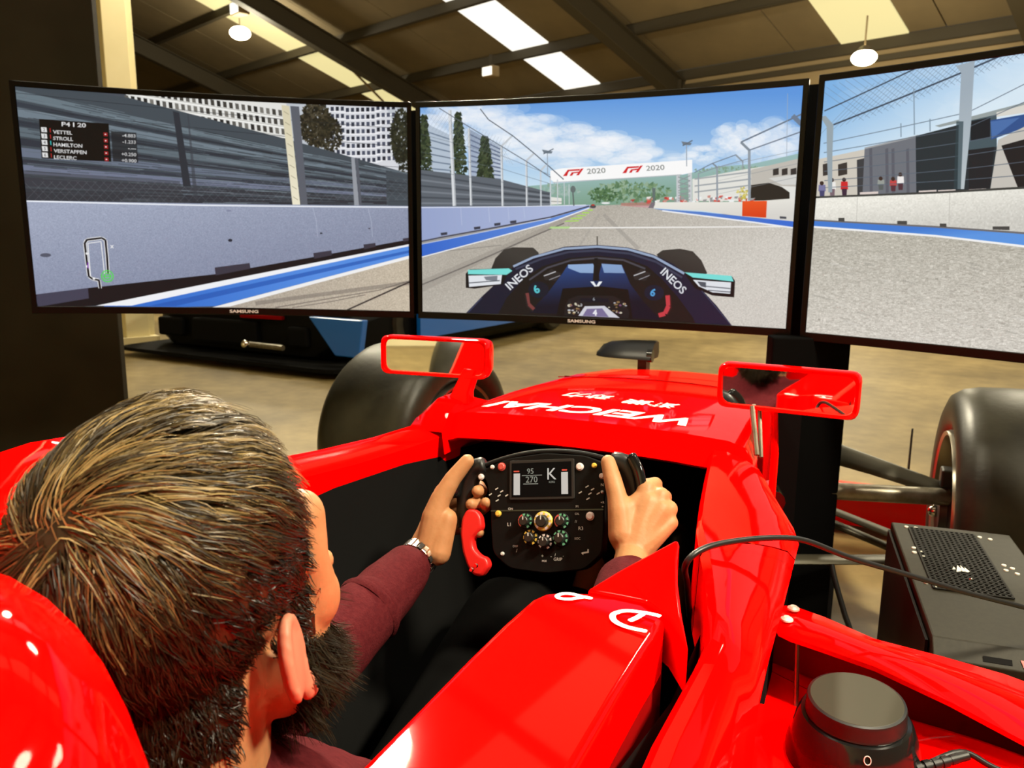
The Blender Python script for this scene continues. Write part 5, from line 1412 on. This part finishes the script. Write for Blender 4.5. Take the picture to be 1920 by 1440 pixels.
# ---- trunk, arms and legs under the clothes
b = MB()
SHL, SHR = V((-.185, .36, .60)), V((.175, .355, .615))
def trunk(m, g=0.0, legs=True):
    S = []
    for y, z, wx, wy in ((.80, .24, .15, .10), (.66, .32, .15, .105), (.53, .42, .155, .11), (.43, .52, .165, .105), (.375, .59, .15, .085), (.35, .635, .09, .065)):
        d = V((0, -.7, .7)); n = V((0, .7, .7))
        S.append([V((0.005, y, z))+V((1, 0, 0))*(wx+g)*cos(a)+n*(wy+g)*sin(a) for a in np.linspace(0, 2*PI, 20, endpoint=False)])
    m.loft(S)
    for sh, el, wr in ((SHL, EL, SW(*WL)), (SHR, ER, SW(*WR))):
        cap(m, [V((.005, .37, .59)), sh], [.07+g, .062+g]); cap(m, [sh, sh.lerp(el, .5), el], [.06+g, .052+g, .044+g]); cap(m, [el, el.lerp(wr, .45), el.lerp(wr, .86)], [.044+g, .040+g, .029+g])
    if legs:
        for s in (-1, 1):
            cap(m, [V((s*.09, .78, .25)), V((s*.11, 1.15, .40))], [.08, .06]); cap(m, [V((s*.11, 1.15, .40)), V((s*.09, 1.52, .24))], [.058, .04]); cap(m, [V((s*.09, 1.52, .24)), V((s*.09, 1.60, .34))], [.04, .03])
trunk(b)
body = remesh(b, .009, 4)
allm = MB().add(head.v, head.f)
allm.add(body.v, body.f)
for x in hands: allm.add(x.v, x.f)
bo = allm.build('body', 'skin', man, smooth=180)
# pinker ears and finger tips: a second skin tone by place
bo.data.materials.append(M_['skin_pink'])
hi = HR.inverted(); org = ORG[man.name]
for p in bo.data.polygons:
    c_ = hi @ (V(p.center)+org-HC)
    if abs(c_.x) > .075 and -.08 < c_.z < .01 and -.05 < c_.y < .022: p.material_index = 1
for s in (-1, 1):
    q = MB(); q.ball(HP(s*.031, .0835, .0), .0105); e = q.build('eye', 'white', man)
    q = MB(); q.ball(HP(s*.031, .0930, .0), (.005, .0016, .005), HR); q.build('iris', 'black_gloss', e)
def nail(c, up, out, w_, l_):
    q = MB(); c = V(c); up = V(up).normalized(); out = V(out); out = (out-up*out.dot(up)).normalized(); r = up.cross(out)
    q.loft([[c+up*l_*t+r*w_*x*(1 if t < .8 else .8)+out*(.0012-abs(x)**2*.0028) for x in (-1, -.6, 0, .6, 1)] for t in (-1, -.4, .4, 1)], closed=False)
    q.build('finger_nail', 'nail', man, smooth=180)
M_['nail'] = mat('nail', (.66, .36, .24), .3, spec=.5)
nail(SW(96, 61, 19.6), SV*.93-SU*.3-SN*.25, SN, .0062, .0068)
nail(SW(-124.5, 68, 20), SV*.75+SU*.6, SN*.8-SU*.5+SV*.3, .0055, .0068)

# ---- clothes
j = MB(); trunk(j, .008, False)
cap(j, [V((.01, .36, .605)), V((.01, .35, .655))], [.085, .072], 24)
jm = remesh(j, .007, 3)
pts = np.array(jm.v)
nz = np.sin(pts[:, 0]*70+pts[:, 1]*45)*np.sin(pts[:, 1]*60-pts[:, 2]*50)*.0022
jm.v = [tuple(p+np.array([0, 0, a])) for p, a in zip(pts, nz)]
jb = jm.build('jumper', 'wool', man, smooth=180)
for el, wr in ((EL, SW(*WL)), (ER, SW(*WR))):
    d = (wr-el); L = d.length; d.normalize()
    q = MB(); q.lathe([(.030, 0), (.0455, 0), (.0465, .004), (.0440, .010), (.042, .016), (.0405, .05), (.0365, .088), (.0345, .098), (.030, .098), (.028, .06)], el+d*(L*.9-.105), d, 30)
    v2 = []
    for p in q.v:
        k = sin(p[0]*260+p[2]*210)*.0009
        v2.append((p[0]+k, p[1], p[2]+k))
    q.v = v2
    q.build('cuff', 'wool', jb, smooth=60)
    q = MB(); q.lathe([(.0465, -.006), (.0485, 0), (.0465, .006), (.044, .0)], el+d*(L*.9-.105), d+V((.12, 0, .1)), 30, closed=True); q.build('sleeve_fold', 'wool', jb, smooth=60)
q = MB(); q.lathe([(.071, 0), (.074, .006), (.070, .014), (.066, .010)], V((.01, .350, .652)), (0, -.15, 1), 32, closed=True); q.build('collar', 'wool', jb, smooth=60)
tr = MB()
for s in (-1, 1):
    cap(tr, [V((s*.085, .76, .24)), V((s*.11, 1.15, .40))], [.10, .068]); cap(tr, [V((s*.11, 1.15, .40)), V((s*.09, 1.49, .26))], [.066, .05])
tr.box((0, .78, .24), (.24, .16, .16))
remesh(tr, .012, 4).build('trousers', 'cloth_dark', man, smooth=180)
for s in (-1, 1):
    q = MB(); cap(q, [V((s*.09, 1.53, .20)), V((s*.09, 1.60, .30)), V((s*.09, 1.635, .40))], [.045, .043, .034]); q.build('shoe', 'black_sat', man)

# ---- hair
hb = BVHTree.FromPolygons([V(p) for p in head.v], head.f)
def loc(p): return hi @ (V(p)-HC)
def zmin(y): return float(np.interp(y, [-.12, -.045, -.03, -.015, .010, .018, .040, .044, .046, .054, .068], [-.084, -.080, -.055, -.008, -.004, -.05, -.05, .03, .080, .105, .13]))
fc = []
for f_ in head.f:
    c_ = sum((V(head.v[i]) for i in f_), V((0, 0, 0)))/len(f_)
    fc.append(c_)
loc_c = [loc(c_) for c_ in fc]
def in_hair(l):
    if abs(l.x) > .081: return False
    return l.z > zmin(l.y) and l.y < .088
def in_beard(l):
    if l.y < .010 or l.z < -.155: return False
    top = -.045-(l.y-.02)*.5
    if abs(l.x) < .028 and l.y > .08: return (-.062 < l.z < -.052) or l.z < -.086
    return l.z < top
hairf = [i for i, l in enumerate(loc_c) if in_hair(l)]
beardf = [i for i, l in enumerate(loc_c) if in_beard(l)]
WH = V((.012, -.078, .084))                                     # crown whorl in the head frame
def surf(p):
    q_, n_, i_, d_ = hb.find_nearest(p)
    return q_, n_
def flow(p, n):
    l = loc(p); nl = hi @ n
    a = l-WH; r = a.length
    d = a-nl*a.dot(nl); d = d.normalized() if d.length > 1e-6 else V((0, 1, 0))
    sw_ = nl.cross(d)
    d = d - sw_*(.75*math.exp(-r/.035)+.18)
    side = max(0, min(1, (.06-l.z)/.08))
    if l.y > -.05:
        d += V((.42*(1-side), .25, -.35*side))
        if l.x > .045: d += V((0, .35, -.35))
        if l.x < -.03: d += V((-.45, .2, -.35))
    else:
        d += V((0, 0, -.35))
    d -= nl*d.dot(nl)
    return HR @ d.normalized()
def guide(p, n, L, lift, K, wob):
    pts = [p]; cur = p; d = flow(p, n)
    for k in range(1, K):
        s_ = surf(cur)
        dd = flow(s_[0], s_[1]) if k < 3 else (d*.55+flow(s_[0], s_[1])*.45).normalized()
        d = (d*.45+dd*.55+V((random.gauss(0, wob), random.gauss(0, wob), random.gauss(0, wob)))).normalized()
        nx = cur+d*L/(K-1)
        q_, n_ = surf(nx)
        t = k/(K-1)
        cur = q_+n_*(.0025+lift*sin(min(t*1.25, 1)*PI*.62))
        pts.append(cur)
    return pts
RV, RF, RCOL = [], [], []
def ribbons(paths, normals, cols, w0, w1):
    """paths (N,K,3); flat tapering strands"""
    P = np.array(paths); N, K, _ = P.shape
    T = np.gradient(P, axis=1); T /= np.linalg.norm(T, axis=2, keepdims=True)+1e-9
    nn_ = np.repeat(np.array(normals)[:, None, :], K, 1)
    S_ = np.cross(T, nn_); S_ /= np.linalg.norm(S_, axis=2, keepdims=True)+1e-9
    U_ = np.cross(S_, T)
    a = rng.normal(0, .55, (N, 1, 1))
    S_ = S_*np.cos(a)+U_*np.sin(a)
    wd = np.linspace(w0, w1, K)[None, :, None]*rng.uniform(.7, 1.3, (N, 1, 1))/2
    Vt = np.stack([P-S_*wd, P+S_*wd], 2).reshape(-1, 3)
    base = (np.arange(N)*K*2)[:, None]+np.arange(K-1)[None]*2
    F_ = np.stack([base, base+1, base+3, base+2], 2).reshape(-1, 4)
    C_ = np.repeat(np.array(cols)[:, None, :], K*2, 1).reshape(-1, 3)
    return Vt, F_, C_
def hair_object(name, sets, m, parent, extra=None):
    Vs, Fs, Cs = [], [], []; o_ = 0
    for Vt, F_, C_ in sets: Vs.append(Vt); Fs.append(F_+o_); Cs.append(C_); o_ += len(Vt)
    Vs = np.concatenate(Vs)-np.array(ORG[parent.name]); Fs = np.concatenate(Fs); Cs = np.concatenate(Cs)
    if extra is not None:
        ev, ef, ec = extra
        Fs = np.concatenate([Fs, ef+len(Vs)]); Vs = np.concatenate([Vs, ev-np.array(ORG[parent.name])]); Cs = np.concatenate([Cs, ec])
    me = bpy.data.meshes.new(name)
    me.vertices.add(len(Vs)); me.vertices.foreach_set('co', Vs.astype(np.float32).ravel())
    me.loops.add(Fs.size); me.loops.foreach_set('vertex_index', Fs.astype(np.int32).ravel())
    me.polygons.add(len(Fs)); me.polygons.foreach_set('loop_start', np.arange(0, Fs.size, 4, dtype=np.int32))
    me.update(calc_edges=True); me.validate()
    at = me.color_attributes.new('strand', 'FLOAT_COLOR', 'POINT')
    at.data.foreach_set('color', np.concatenate([Cs, np.ones((len(Cs), 1))], 1).astype(np.float32).ravel())
    me.shade_smooth()
    me.materials.append(m)
    o = bpy.data.objects.new(name, me); COL.objects.link(o); o.parent = parent
    return stuff(o)
def hair_mat(name, rough, spec):
    m = mat(name, (.1, .06, .03), rough, spec=spec)
    nt = m.node_tree; a = nt.nodes.new('ShaderNodeAttribute'); a.attribute_name = 'strand'
    nt.links.new(a.outputs['Color'], nt.nodes['Principled BSDF'].inputs['Base Color'])
    return m
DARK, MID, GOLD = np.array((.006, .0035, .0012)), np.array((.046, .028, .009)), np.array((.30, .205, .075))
def strands(faces, n_guide, n_child, kind):
    paths, norms, cols = [], [], []
    K = 7
    for _ in range(n_guide):
        i = random.choice(faces); p, n = surf(fc[i]); l = loc(p)
        if kind == 'hair':
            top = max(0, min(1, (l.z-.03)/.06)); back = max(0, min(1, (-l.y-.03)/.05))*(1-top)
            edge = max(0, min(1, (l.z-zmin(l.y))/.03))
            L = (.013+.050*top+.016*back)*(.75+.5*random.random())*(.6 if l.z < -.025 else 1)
            lift = (.0022+.0150*top*max(.25, min(1, (l.y+.085)/.08))+.003*back)*(.35+.65*edge if l.y > 0 else 1)
            if l.y > .0: L *= .5+.5*edge
            st = random.getstate(); g = guide(p, n, L, lift, K, .10)
            le = loc(g[-1])
            if le.y > .052 and le.z < .118:                  # trimmed along the front hairline
                random.setstate(st); g = guide(p, n, L*.38, lift*.6, K, .10)
            spread = .0048 if top > .4 else .0042
            tone = (.03+.60*top+.10*back)*(.35+.95*random.random())  # sides and nape darker: shorter cut, plus shade put into the strand colour
        else:
            L = random.uniform(.011, .022)
            d = (n*.7+HR @ V((0, .05, -.7))+V((random.gauss(0, .28), random.gauss(0, .28), random.gauss(0, .28)))).normalized()
            cu = V((random.gauss(0, .5), random.gauss(0, .5), random.gauss(0, .5)))
            g = [p+d*L*t+cu*L*.5*t*t+HR @ V((0, .1, -.3))*L*t*t for t in np.linspace(0, 1, K)]
            spread = .004; tone = .16*random.random()
        g = np.array([tuple(x) for x in g]); t = np.linspace(0, 1, K)[:, None]
        for _c in range(n_child):
            off = rng.normal(0, spread, 3); nn_ = np.array(n); off -= nn_*off.dot(nn_)
            k = .28 if kind == 'hair' else .7
            wv = np.sin(t*rng.uniform(2, 6)+rng.uniform(0, 6))*rng.normal(0, .0009, 3)
            pth = g+off*(1-(1-k)*t**.8)+wv*t+nn_*rng.uniform(-.001, .0025)*t
            Lc = rng.uniform(.72, 1.0)
            if Lc < .99:                                     # shorter hair: resample the first part
                ts = np.linspace(0, Lc, K)*(K-1); i0 = np.clip(ts.astype(int), 0, K-2); fr_ = (ts-i0)[:, None]
                pth = pth[i0]*(1-fr_)+pth[i0+1]*fr_
            paths.append(pth); norms.append(tuple(n))
            q_ = tone*rng.uniform(.45, 1.5)
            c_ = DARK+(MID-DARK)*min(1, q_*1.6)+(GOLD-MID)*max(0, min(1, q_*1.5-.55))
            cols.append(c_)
    return ribbons(paths, norms, cols, .0009 if kind == 'hair' else .0007, .00025)
def skull_cap(faces, off, col):
    vs, fs = [], []
    for i in faces:
        f_ = head.f[i]
        if len(f_) != 4: continue
        b0 = len(vs)
        for v_ in f_:
            q_, n_ = surf(V(head.v[v_])); vs.append(tuple(V(head.v[v_])+n_*off))
        fs.append((b0, b0+1, b0+2, b0+3))
    return np.array(vs), np.array(fs), np.repeat(np.array([col]), len(vs), 0)
hm = hair_mat('hair_brown', .42, .30)
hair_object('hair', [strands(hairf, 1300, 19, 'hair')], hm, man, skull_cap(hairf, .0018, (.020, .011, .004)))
hair_object('beard', [strands(beardf, 800, 12, 'beard')], hair_mat('beard_brown', .6, .08), man, skull_cap(beardf, .0012, (.012, .006, .002)))

# ---- wristwatch on the left wrist
wl_, d = SW(*WL), (EL-SW(*WL)).normalized()
wc = wl_+d*.010
watch = thing('wristwatch', 'silver and black wristwatch on the left wrist, against the maroon cuff', 'watch', tuple(wc))
u, w_ = frame(d)
NL = 22
for i in range(NL):
    a = 2*PI*i/NL; rr = .0275
    c_ = wc+(u*cos(a)+w_*sin(a))*rr
    t_ = (-u*sin(a)+w_*cos(a)); nrm = (u*cos(a)+w_*sin(a))
    R = Matrix((t_, d, nrm)).transposed()
    if i in (4, 5, 6): continue
    q = MB(); q.box(c_, (.0068, .018, .003), R); q.build('link', 'chrome' if i % 3 else 'rim_dark', watch, smooth=0, bevel=.0007)
a = 2*PI*5/NL; nrm = (u*cos(a)+w_*sin(a))
q = MB(); q.lathe([(0, 0), (.015, 0), (.0165, .002), (.0165, .006), (.0145, .0085), (0, .0085)], wc+nrm*.0262, nrm, 28); cs = q.build('case', 'steel', watch, smooth=30)
q = MB(); q.lathe([(.0135, .0087), (0, .0090)], wc+nrm*.0262, nrm, 24); q.build('dial_face', 'black_gloss', cs)
